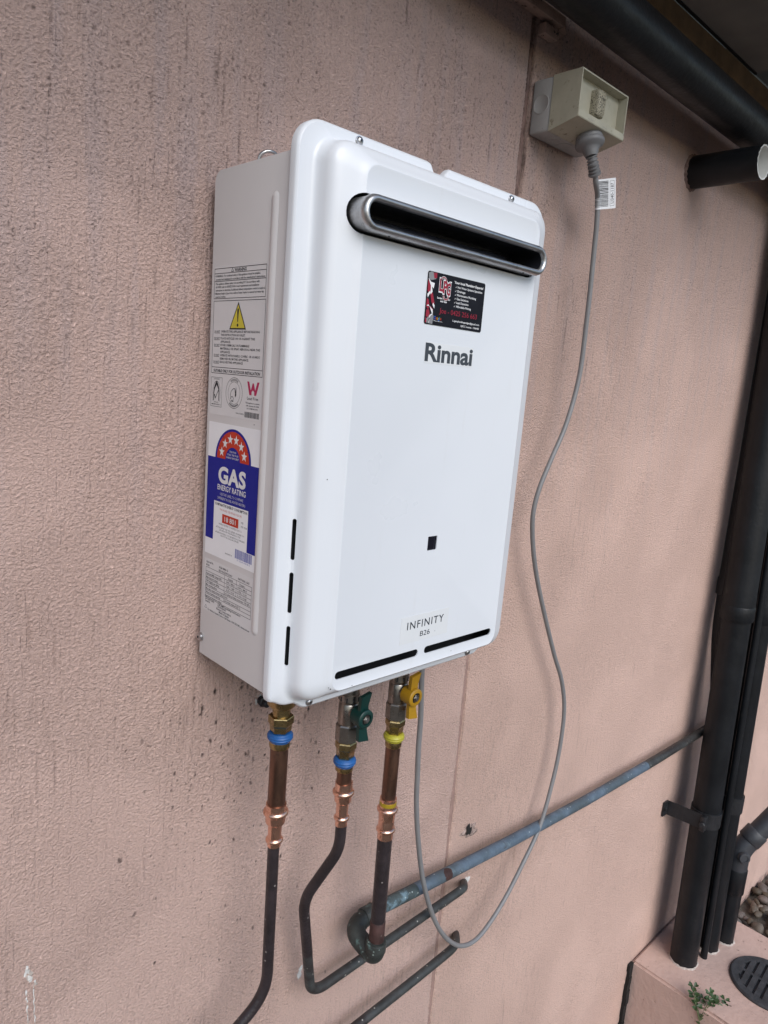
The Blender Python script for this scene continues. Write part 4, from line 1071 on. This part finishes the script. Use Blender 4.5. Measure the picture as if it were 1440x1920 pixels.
for i in range(11):
    th = math.radians(150 + i * 13)
    e_ = math.sin(PI * i / 10) ** .5
    xa = .4415 - .0085 * e_ - rfp.uniform(0, .0022); xb = .4415 + .0075 * e_ + rfp.uniform(0, .0026)
    for xx in (xa, xb):
        vs.append((xx, -.030 + .0100 * math.cos(th), -.4640 - (xx - .4415) * .09 - .0100 * math.sin(th)))
fs = [(2 * i, 2 * i + 1, 2 * i + 3, 2 * i + 2) for i in range(10)]
part('flaked_patch', fp.add(vs, fs), 'pipe_rust', gas, 60)
# spare length of old pipe leaving the wall
low = empty('old_copper_pipe', (0.40, -0.03, -0.63), 'old dark copper pipe leaving the wall below the power cord loop', 'pipe')
part('pipe_run', MB().tube(bend([(.5350, .012, -.6480), (.5310, .003, -.6430), (.4930, -.030, -.6228), (.3954, -.030, -.6290), (.05, -.030, -.6440)], [0, .012, .024, .02, 0], 8), .0070, 22), 'pipe_grey', low, 60)

# ------------------------------------------------------------------ power outlet, plug and cord
out = empty('power_outlet', (0.547, 0.0, 0.65), 'weathered weatherproof power outlet with grey base box and yellowed cover on the wall', 'power outlet')
base = part('base_box', MB().box((0.488, -0.033, 0.6495), (0.606, -0.0004, 0.7185)), 'box_grey', out, 30, 0.0035, 3)
SB = Plane((0.488, 0, 0), (0, -1, 0), (0, 0, 1), (-1, 0, 0))
BB = Plane((0, 0, 0.6495), (1, 0, 0), (0, -1, 0), (0, 0, -1))
def knock(pl, a, b, r):
    mb = MB(); rs = []
    for d, h in ((0, -.0004), (0, .0004), (-.0006, .0009), (-.0014, .0004)):
        rs.append([pl.p(a + (r + d) * math.cos(2 * PI * k / 28), b + (r + d) * math.sin(2 * PI * k / 28), h) for k in range(28)])
    mb.rings(rs, False, True); return mb
part('knockout', knock(SB, 0.0170, 0.6860, 0.0125), 'box_grey', base, 40)
part('knockout', knock(BB, 0.5230, 0.0180, 0.0110), 'box_grey', base, 40)
part('knockout', knock(BB, 0.5500, 0.0180, 0.0110), 'box_grey', base, 40)
# cover: side profile in y-z with a sloping underside, open recessed front
cv = MB()
x0, x1 = 0.4875, 0.6065
pf = [(-.0332, .6493), (-.0332, .7188), (-.0775, .7188), (-.0775, .6605)]
front = [(x0, .6605), (x1, .6605), (x1, .7188), (x0, .7188)]
FY = -.0775
def rect_ring(a0, a1, b0, b1, y): return [(a0, y, b0), (a1, y, b0), (a1, y, b1), (a0, y, b1)]
ringsC = [[(x0, -.0332, .6493), (x1, -.0332, .6493), (x1, -.0332, .7188), (x0, -.0332, .7188)], rect_ring(x0, x1, .6605, .7188, FY),
          rect_ring(x0 + .0018, x1 - .0018, .6690, .7170, FY), rect_ring(x0 + .0030, x1 - .0030, .6705, .7160, FY + .0130)]
cv.rings(ringsC, True, True)
cover_box = part('cover', cv, 'box_tan', out, 30)
led = part('front_ledge', MB().box((x0 + .0006, FY - .0006, .6612), (x1 - .0006, FY + .0004, .6694)), 'box_tan', cover_box, 30)
t = MB(); LP = Plane((0, FY - .0006, 0), (1, 0, 0), (0, 0, 1), (0, -1, 0))
LP.text(t, 'A.S. 3112', .512, .6628, .0018, .012, .0001, 0, res=1); flat('moulded_lettering', t, 'ink_grey', cover_box)
t = MB(); LP.text(t, '250V 10A', .548, .6628, .0018, .0115, .0001, 0, res=1); flat('moulded_lettering', t, 'ink_grey', cover_box)
sw = part('rocker_switch', MB().rings([[(a, FY + .0135, b) for a, b in LP.rrect(.5330, .6745, .5530, .7085, .004)], [(a, FY + .0035, b) for a, b in LP.rrect(.5330, .6745, .5530, .7085, .004)], [(a, FY + .0012, b) for a, b in LP.rrect(.5345, .6765, .5515, .7065, .004)],
                                       [(a, FY - .0005, b) for a, b in LP.rrect(.5375, .6850, .5490, .6985, .003)]]), 'switch', out, 60)
t = MB(); SP = Plane((0, FY - .0008, 0), (1, 0, 0), (0, 0, 1), (0, -1, 0))
SP.text(t, 'ON', .5405, .6945, .0028, .0052, .0001, 0.02); flat('switch_lettering', t, 'ink_soft', sw)
for a, b in ((.5900, .6760), (.4985, .7090)):
    part('screw_cap', MB().lathe((a, FY + .0131, b), (0, -1, 0), [(0, .0026), (.0008, .0026), (.0011, .0020)], 16), 'box_tan', cover_box, 40)
# slope of the underside, for the plug
ax = Vector((0.0, -0.30, -1.0)).normalized()
cordob = empty('power_lead', (0.42, -0.05, -0.62), 'long grey power cord looping from the heater to the outlet plug', 'power cord')
PO = Vector((0.5505, -0.0570, 0.6555))
plug = part('plug', MB().lathe(PO, ax, [(-.004, .0165), (.002, .0178), (.0035, .0186), (.0055, .0186), (.0065, .0180), (.0075, .0196), (.0090, .0202), (.0120, .0200), (.0140, .0188), (.0165, .0140), (.0190, .0112), (.0240, .0100), (.0275, .0084), (.0290, .0078)], 36), 'plug', cordob, 45)
# ribbed strain relief follows the flex as it swings to the right
sr0 = PO + ax * .0285
dirs = [(0.0, 0)]
srp = catmull([sr0, sr0 + Vector((.0035, -.001, -.007)), sr0 + Vector((.0095, .000, -.0135)), sr0 + Vector((.0160, .001, -.0205))], 11)
rad = [(.0078 if (i // 3) % 2 == 0 else .0060) for i in range(len(srp))]
for i in range(len(srp) - 5, len(srp)): rad[i] = .0088
rad[-1] = .0074
part('strain_relief', MB().tube(srp, rad, 24), 'plug', cordob, 50)
e = srp[-1]
cpts = [(0.284, -0.078, 0.004), (0.2845, -0.0778, -0.030), (0.2860, -0.0780, -0.0660), (0.2909, -0.0760, -0.0967), (0.2990, -0.0720, -0.1351), (0.3049, -0.0680, -0.1814), (0.3115, -0.0650, -0.2247), (0.3181, -0.0620, -0.2692), (0.3317, -0.0580, -0.3268), (0.3553, -0.0520, -0.4013), (0.3764, -0.0500, -0.4576), (0.4043, -0.0480, -0.5150), (0.4373, -0.0470, -0.5642), (0.4769, -0.0460, -0.6026), (0.5148, -0.0450, -0.6182), (0.5495, -0.0450, -0.6110), (0.6009, -0.0420, -0.5824), (0.6499, -0.0400, -0.5340), (0.6982, -0.0360, -0.4812), (0.7283, -0.0320, -0.4079), (0.7424, -0.0300, -0.3381), (0.7396, -0.0300, -0.2630), (0.7166, -0.0300, -0.2001), (0.6829, -0.0300, -0.1471), (0.6358, -0.0320, -0.0697), (0.5951, -0.0340, 0.0017), (0.5689, -0.0360, 0.0584), (0.5539, -0.0380, 0.1115), (0.5580, -0.0400, 0.1535), (0.5772, -0.0420, 0.1989), (0.6015, -0.0440, 0.2487), (0.6171, -0.0450, 0.2987), (0.6230, -0.0460, 0.3439), (0.6198, -0.0480, 0.3999), (0.6152, -0.0500, 0.4543), (0.6092, -0.0520, 0.5070), (0.6035, -0.0540, 0.5506), (0.5958, -0.0550, 0.5850)]
cpts += [tuple(e + Vector((.006, .0005, -.009))), tuple(e + Vector((0, 0, .003)))]
part('flex', MB().tube(catmull(cpts, 5), .0037, 14), 'cord', cordob, 80)
part('cord_gland', MB().lathe((.2845, -.0779, 0), (0, 0, 1), [(-.045, .0052), (-.040, .0062), (.004, .0062)], 18), 'plug', cordob, 40)
# barcode flag label wrapped round the flex
tg0 = Vector((0.5900, -0.0553, 0.6085)); tg1 = Vector((0.6005, -0.0549, 0.5700))
tu = (tg0 - tg1).normalized(); trt = Vector((0.88, -0.42, 0.235)); trt = (trt - tu * trt.dot(tu)).normalized(); tn_ = trt.cross(tu)
if tn_.y > 0: tn_ = -tn_
TL = (tg0 - tg1).length
TP = Plane(tg1, trt, tu, tn_)
tg = MB(); TP.slab(tg, [(-.004, 0), (.0300, -.0006), (.0300, TL + .0004), (-.004, TL)], -.0002, .0002)
tagp = part('barcode_tag', tg, 'paper', cordob, 0)
part('tag_wrap', MB().lathe(tg1, tu, [(0, .0043), (TL, .0043)], 16), 'paper', tagp, 60)
k_ = MB(); q = .003; rb = random.Random(8)
while q < TL - .003:
    w = rb.choice((.0006, .0009, .0013)); TP.rect(k_, .0045, q, .0175, q + w, .0003); q += w + rb.choice((.0006, .0009))
TP.frame(k_, .0200, .0030, .0275, TL - .003, .0004, .0003)
vs, fs = glyphs('U340-1187', 0.005, 2, 1.0)
xm = max(v[0] for v in vs); sc = (TL - .012) / xm
k_.add([TP.p(.0262 - v[1] * sc * 1.1, .006 + v[0] * sc, .0003) for v in vs], fs)
flat('tag_print', k_, 'ink', tagp)
q = .003; k2 = MB(); rb = random.Random(8)
while q < TL - .003:
    w = rb.choice((.0006, .0009, .0013)); k2.lathe(tg1 + tu * q, tu, [(0, .00442), (w, .00442)], 16, False, False); q += w + rb.choice((.0006, .0009))
part('wrap_barcode', k2, 'ink', tagp, 60)

# ------------------------------------------------------------------ drain and vent pipes at the right
def vpipe(name, label, b, t, r, segs, group=None):
    e_ = empty(name, b, label, 'pipe', group)
    b, t = Vector(b), Vector(t)
    return e_, b, t
DP = 'black downpipes at the right'
dp, b0, t0 = vpipe('downpipe', 'nearest and widest black downpipe, standing at the front of the plinth pipes', (1.414, -.089, PT - .004), (1.4060, -.052, .90), .033, None, DP)
d = (t0 - b0)
def at(bv, dv, z): return bv + dv * ((z - bv.z) / dv.z)
part('lower_pipe', MB().tube([b0, at(b0, d, -.17)], .0335, 36), 'pvc_black', dp, 60)
up0, up1 = at(b0, d, -.195), at(b0, d, .90)
part('upper_pipe', MB().lathe(up0, up1 - up0, [(0, .0352), (.0008, .0372), (.060, .0372), (.066, .0366), ((up1 - up0).length, .0362)], 36), 'pvc_black', dp, 50)
part('socket_lip', MB().lathe(at(b0, d, -.196), up1 - up0, [(0, .0376), (.003, .0384), (.034, .0384), (.036, .0374)], 36), 'pvc_black', dp, 50)
d2, b2, t2 = vpipe('downpipe', 'second black downpipe, tucked behind the widest one', (1.513, -.112, PT - .004), (1.500, -.075, .90), .025, None, DP)
dd = t2 - b2
part('lower_pipe', MB().tube([b2, at(b2, dd, -.19)], .0262, 30), 'pvc_black', d2, 60)
part('upper_pipe', MB().lathe(at(b2, dd, -.215), dd, [(0, .0290), (.003, .0298), (.050, .0298), (.056, .0285), (1.1, .0285)], 30), 'pvc_black', d2, 50)
d5, b5, t5 = vpipe('downpipe', 'black pipe hard against the wall, mostly hidden behind the widest downpipe', (1.466, -.080, PT - .004), (1.428, -.030, .90), .021, None, DP)
part('lower_pipe', MB().tube(bend([(1.466, -.080, PT - .004), (1.462, -.074, -.62), (1.4310, -.0335, -.24), (1.4295, -.0325, -.12)], [0, .06, .06, 0], 8), .0205, 26), 'pvc_black', d5, 60)
part('upper_pipe', MB().lathe((1.4295, -.0325, -.15), (0, .002, 1), [(0, .0216), (.002, .0245), (.040, .0245), (.046, .0222), (1.05, .0218)], 26), 'pvc_black', d5, 50)
d4, b4, t4 = vpipe('conduit', 'thin black conduit squeezed between the two nearer downpipes', (1.4655, -.1215, PT - .004), (1.46, -.085, .90), .008, None)
part('conduit_tube', MB().tube([b4, t4], .0085, 18), 'pvc_black', d4, 60)
d3 = empty('waste_pipe', (1.579, -.128, PT - .004), 'farthest black pipe on the plinth, short with an elbow to a grey sloping pipe', 'pipe')
part('lower_pipe', MB().tube([(1.579, -.128, PT - .004), (1.579, -.127, -.93)], .0250, 30), 'pvc_black', d3, 60)
part('socket', MB().lathe((1.579, -.127, -.985), (0, 0, 1), [(0, .0265), (.002, .0285), (.070, .0285), (.073, .0272)], 30), 'pvc_black', d3, 50)
part('elbow', MB().tube(bend([(1.579, -.127, -.915), (1.579, -.127, -.862), (1.610, -.151, -.812)], [0, .045, 0], 10), .0265, 30), 'pvc_grey', d3, 60)
part('elbow_socket', MB().lathe((1.595, -.139, -.835), (.031, -.024, .050), [(0, .0275), (.002, .0292), (.034, .0292), (.036, .0275)], 30), 'pvc_grey', d3, 50)
part('sloping_pipe', MB().tube([(1.607, -.149, -.817), (1.79, -.290, -.520)], .0252, 30), 'pvc_grey', d3, 60)
cp = part('inspection_cap', MB().lathe((1.560, -.145, -.866), (-.72, -.68, .1), [(-.002, .0150), (.006, .0150), (.0085, .0135), (.009, .0085), (.0068, .0080)], 22), 'pvc_grey', d3, 40)
# white mortar collars broken round the pipe feet
def collar(cx_, cy_, r, seed, parent):
    r_ = random.Random(seed); mb = MB(); n = 34; rs = []
    for k, (dr, h) in enumerate(((.0003, .0035), (.0016, .0030), (.0040, -.002))):
        rs.append([(cx_ + (r + dr * (1 + r_.uniform(-.5, .6))) * math.cos(2 * PI * i / n), cy_ + (r + dr * (1 + r_.uniform(-.5, .6))) * math.sin(2 * PI * i / n), PT + h * (1 + r_.uniform(-.5, .5))) for i in range(n)])
    mb.rings(rs, False, False)
    part('mortar_collar', mb, 'mortar', parent, 40)
collar(1.414, -.089, .0335, 1, plinth); collar(1.513, -.112, .0262, 2, plinth); collar(1.579, -.128, .025, 3, plinth)

# saddle bracket
br = empty('pipe_bracket', (1.38, -.03, -.71), 'black iron strap bracket holding two downpipes to the wall', 'bracket')
pc = at(b0, d, -.715); p2 = at(b2, dd, -.715)
sx0 = 1.3440
st_pts = [(sx0, -.0025), (sx0 + .022, -.0035), (sx0 + .030, -.020), (1.3725, pc.y + .006)]
mb = MB(); rs = []
for (x_, y_) in [(sx0 - .004, -.0008), (sx0 - .004, -.0045), (sx0 + .016, -.0055), (pc.x - .040, pc.y - .012), (pc.x - .0385, pc.y - .008), (sx0 + .0185, -.0010)]:
    rs.append((x_, y_))
n = len(rs)
mb.add([(x_, y_, -.735) for x_, y_ in rs] + [(x_, y_, -.697) for x_, y_ in rs], [tuple(range(n))[::-1], tuple(range(n, 2 * n))] + [(i, (i + 1) % n, n + (i + 1) % n, n + i) for i in range(n)])
part('strap_arm', mb, 'iron', br, 0)
part('strap_ring', MB().lathe(pc - Vector((0, 0, .021)), (0, 0, 1), [(0, .0338), (0, .0368), (.040, .0368), (.040, .0338)], 36), 'iron', br, 30)
part('strap_ring', MB().lathe(p2 - Vector((0, 0, .010)), (0, 0, 1), [(0, .0266), (0, .0300), (.044, .0300), (.044, .0266)], 30), 'iron', br, 30)
part('strap_ear', MB().box((pc.x - .050, pc.y - .018, -.737), (pc.x - .034, pc.y - .006, -.697)), 'iron', br, 30, .002)
part('bolt', MB().lathe((pc.x - .050, pc.y - .012, -.717), (-1, -.3, 0), [(0, .0075), (.005, .0075), (.006, .0060)], 6), 'iron', br, 20)
part('bolt', MB().lathe((sx0 + .004, -.005, -.714), (0, -1, 0), [(0, .0055), (.003, .0055), (.004, .004)], 10), 'iron', br, 20)

# horizontal pipe below the eave and the cut overflow stub
ep = empty('eave_pipe', (0.9, -.085, .787), 'thick black pipe running level under the eave above the power outlet', 'pipe')
part('pipe_run', MB().tube([(.25, -.085, .797), (1.34, -.085, .787)], .0330, 40), 'pvc_black', ep, 60)
part('pipe_bend', MB().tube(bend([(1.335, -.085, .787), (1.405, -.080, .786), (1.406, -.056, .70)], [0, .05, 0], 8), .0355, 36), 'pvc_black', ep, 60)
stb = empty('overflow_stub', (0.990, 0.0, .7215), 'short black cut-off pipe stub sticking out of the wall, white inside', 'pipe')
rsn = random.Random(5)
sb_ = MB(); rs = []
for t_, r_ in ((-.012, .0284), (.004, .0284), (.124, .0284), (.1255, .0280), (.1255, .0256), (.1250, .0253), (.010, .0253)):
    rs.append([(0.990 + r_ * math.cos(2 * PI * k / 36), -t_ - (0.0006 * math.sin(3 * k) if abs(t_ - .1255) < .002 else 0), .7215 + r_ * math.sin(2 * PI * k / 36)) for k in range(36)])
part('stub_tube', MB().rings(rs[:4], False, False), 'pvc_black', stb, 60)
part('cut_face', MB().rings(rs[3:], False, False), 'pvc_white', stb, 60)
n = 40; mb = MB(); rr_ = [[], []]
for k in range(n):
    a = 2 * PI * k / n; j = rsn.uniform(-.0012, .0016)
    rr_[0].append((.990 + .0285 * math.cos(a), -.004 - j, .7215 + .0285 * math.sin(a))); rr_[1].append((.990 + (.0325 + j) * math.cos(a), .0008, .7215 + (.0325 + j) * math.sin(a)))
mb.rings(rr_, False, False); part('torn_sealant', mb, 'sealant', stb, 30)

# ------------------------------------------------------------------ drain grate, weed, gravel
gr = empty('drain_grate', (1.507, -.268, PT), 'round black slotted drain grate set in the plinth top', 'drain grate')
gc = Vector((1.507, -.268, PT)); GR = 0.090
part('grate_rim', MB().lathe(gc, (0, 0, 1), [(-.004, GR), (.004, GR), (.0075, GR - .004), (.0072, GR - .020), (.001, GR - .021), (-.004, GR - .021)], 44, False, False), 'grate', gr, 30)
part('grate_well', MB().lathe(gc, (0, 0, 1), [(.0004, GR - .0005), (.0018, GR - .001)], 40), 'dark', gr, 0)
ang = math.radians(4)
for k in range(8):
    off = -.0665 + k * .019
    hw = math.sqrt(max(0, (GR - .0195) ** 2 - off ** 2))
    u_ = Vector((math.cos(ang), math.sin(ang), 0)); w_ = Vector((-u_.y, u_.x, 0))
    bx_ = MB(); a_, b_ = off - .0062, off + .0062
    P8 = [gc + w_ * s1 + u_ * s2 + Vector((0, 0, h)) for h in (.0022, .0068) for s1, s2 in ((a_, -hw), (b_, -hw), (b_, hw), (a_, hw))]
    bx_.add(P8, [(0, 3, 2, 1), (4, 5, 6, 7), (0, 1, 5, 4), (1, 2, 6, 5), (2, 3, 7, 6), (3, 0, 4, 7)])
    part('grate_bar', bx_, 'grate', gr, 0)
part('grate_cross_bar', MB().add([gc + Vector((math.cos(ang) * s1 - math.sin(ang) * s2, math.sin(ang) * s1 + math.cos(ang) * s2, h)) for h in (.0022, .0062) for s1, s2 in ((-.004, -.075), (.004, -.075), (.004, .075), (-.004, .075))],
     [(0, 3, 2, 1), (4, 5, 6, 7), (0, 1, 5, 4), (1, 2, 6, 5), (2, 3, 7, 6), (3, 0, 4, 7)]), 'grate', gr, 0)

weed = empty('clover_weed', (1.300, -.185, PT - .03), 'small green clover weed growing from the plinth edge', 'plant')
rwd = random.Random(21)
root = Vector((1.297, -.187, PT - .035))
def clover(c, nrm, s, parent):
    nrm = nrm.normalized(); u_ = nrm.orthogonal().normalized(); w_ = nrm.cross(u_)
    ph = rwd.uniform(0, 6.28)
    for k in range(3):
        a = ph + 2 * PI * k / 3
        e1 = u_ * math.cos(a) + w_ * math.sin(a); e2 = -u_ * math.sin(a) + w_ * math.cos(a)
        mb = MB()
        shape = [(0, 0), (.45, -.38), (.85, -.46), (1.0, -.25), (.88, 0), (1.0, .25), (.85, .46), (.45, .38)]
        mb.add([c + e1 * p * s + e2 * q_ * s + nrm * (abs(q_) * s * .35 + p * s * .15) for p, q_ in shape] + [c + e1 * .45 * s],
               [(0, 1, 8), (1, 2, 8), (2, 3, 8), (3, 4, 8), (4, 5, 8), (5, 6, 8), (6, 7, 8), (7, 0, 8)])
        part('leaf', mb, 'leaf', parent, 0, fix=False)
tips = [(.012, .030, .062), (.008, .022, .040), (.016, .020, .020), (.030, -.004, .058), (.036, -.010, .046), (.024, -.012, .036), (.040, -.020, .030), (.020, -.022, .022), (.010, .002, .014), (.028, .000, .024), (.034, -.028, .016), (.060, -.030, .040), (.052, -.032, .026), (-.004, -.004, -.012), (-.002, .012, .030), (.012, .012, .030), (.018, -.010, .048), (.026, -.016, .052), (.030, -.014, .020), (.022, .006, .040), (.014, -.012, .024), (.006, .026, .052)]
for i, tp in enumerate(tips):
    tip = root + Vector(tp) + Vector((0, 0, .004))
    mid = root.lerp(tip, .5) + Vector((-.004, 0, .004))
    part('stem', MB().tube([root, mid, tip], [.0011, .0009, .0007], 6), 'stem', weed, 60)
    clover(tip, Vector((rwd.uniform(-.5, .1), rwd.uniform(-.5, .1), 1)), rwd.uniform(.0095, .0145), weed)

# pebble bed beyond the plinth
gvb = MB(); bmi = bmesh.new(); bmesh.ops.create_icosphere(bmi, subdivisions=2, radius=1.0)
iv = [v.co.copy() for v in bmi.verts]; fi = [tuple(v.index for v in f.verts) for f in bmi.faces]; bmi.free()
rg = random.Random(31)
def stone(c, s):
    ph = [rg.uniform(0, 6.28) for _ in range(6)]; q_ = Matrix.Rotation(rg.uniform(0, 6.28), 3, 'Z') @ Matrix.Rotation(rg.uniform(-.6, .6), 3, 'X')
    sx, sy, sz = s * rg.uniform(.7, 1.6), s * rg.uniform(.6, 1.0), s * rg.uniform(.4, .75)
    out_ = []
    for v in iv:
        k = 1 + .16 * math.sin(2.3 * v.x + ph[0]) + .09 * math.sin(2.9 * v.y + ph[1]) + .09 * math.sin(2.6 * v.z + ph[2]) + .05 * math.sin(5 * v.x + 4 * v.y + ph[3])
        out_.append(c + q_ @ Vector((v.x * sx * k, v.y * sy * k, v.z * sz * k)))
    gvb.add(out_, fi)
for i in range(1500):
    x_ = 1.70 + rg.random() ** 1.2 * 1.5; y_ = -.012 - rg.random() * .62
    stone(Vector((x_, y_, GZ + .010 + rg.random() * .020)), rg.uniform(.009, .022))
tag(part('gravel', gvb, 'pebble', None, 60, fix=False), 'bed of brown river pebbles beside the plinth at the wall foot', 'gravel', kind='stuff')
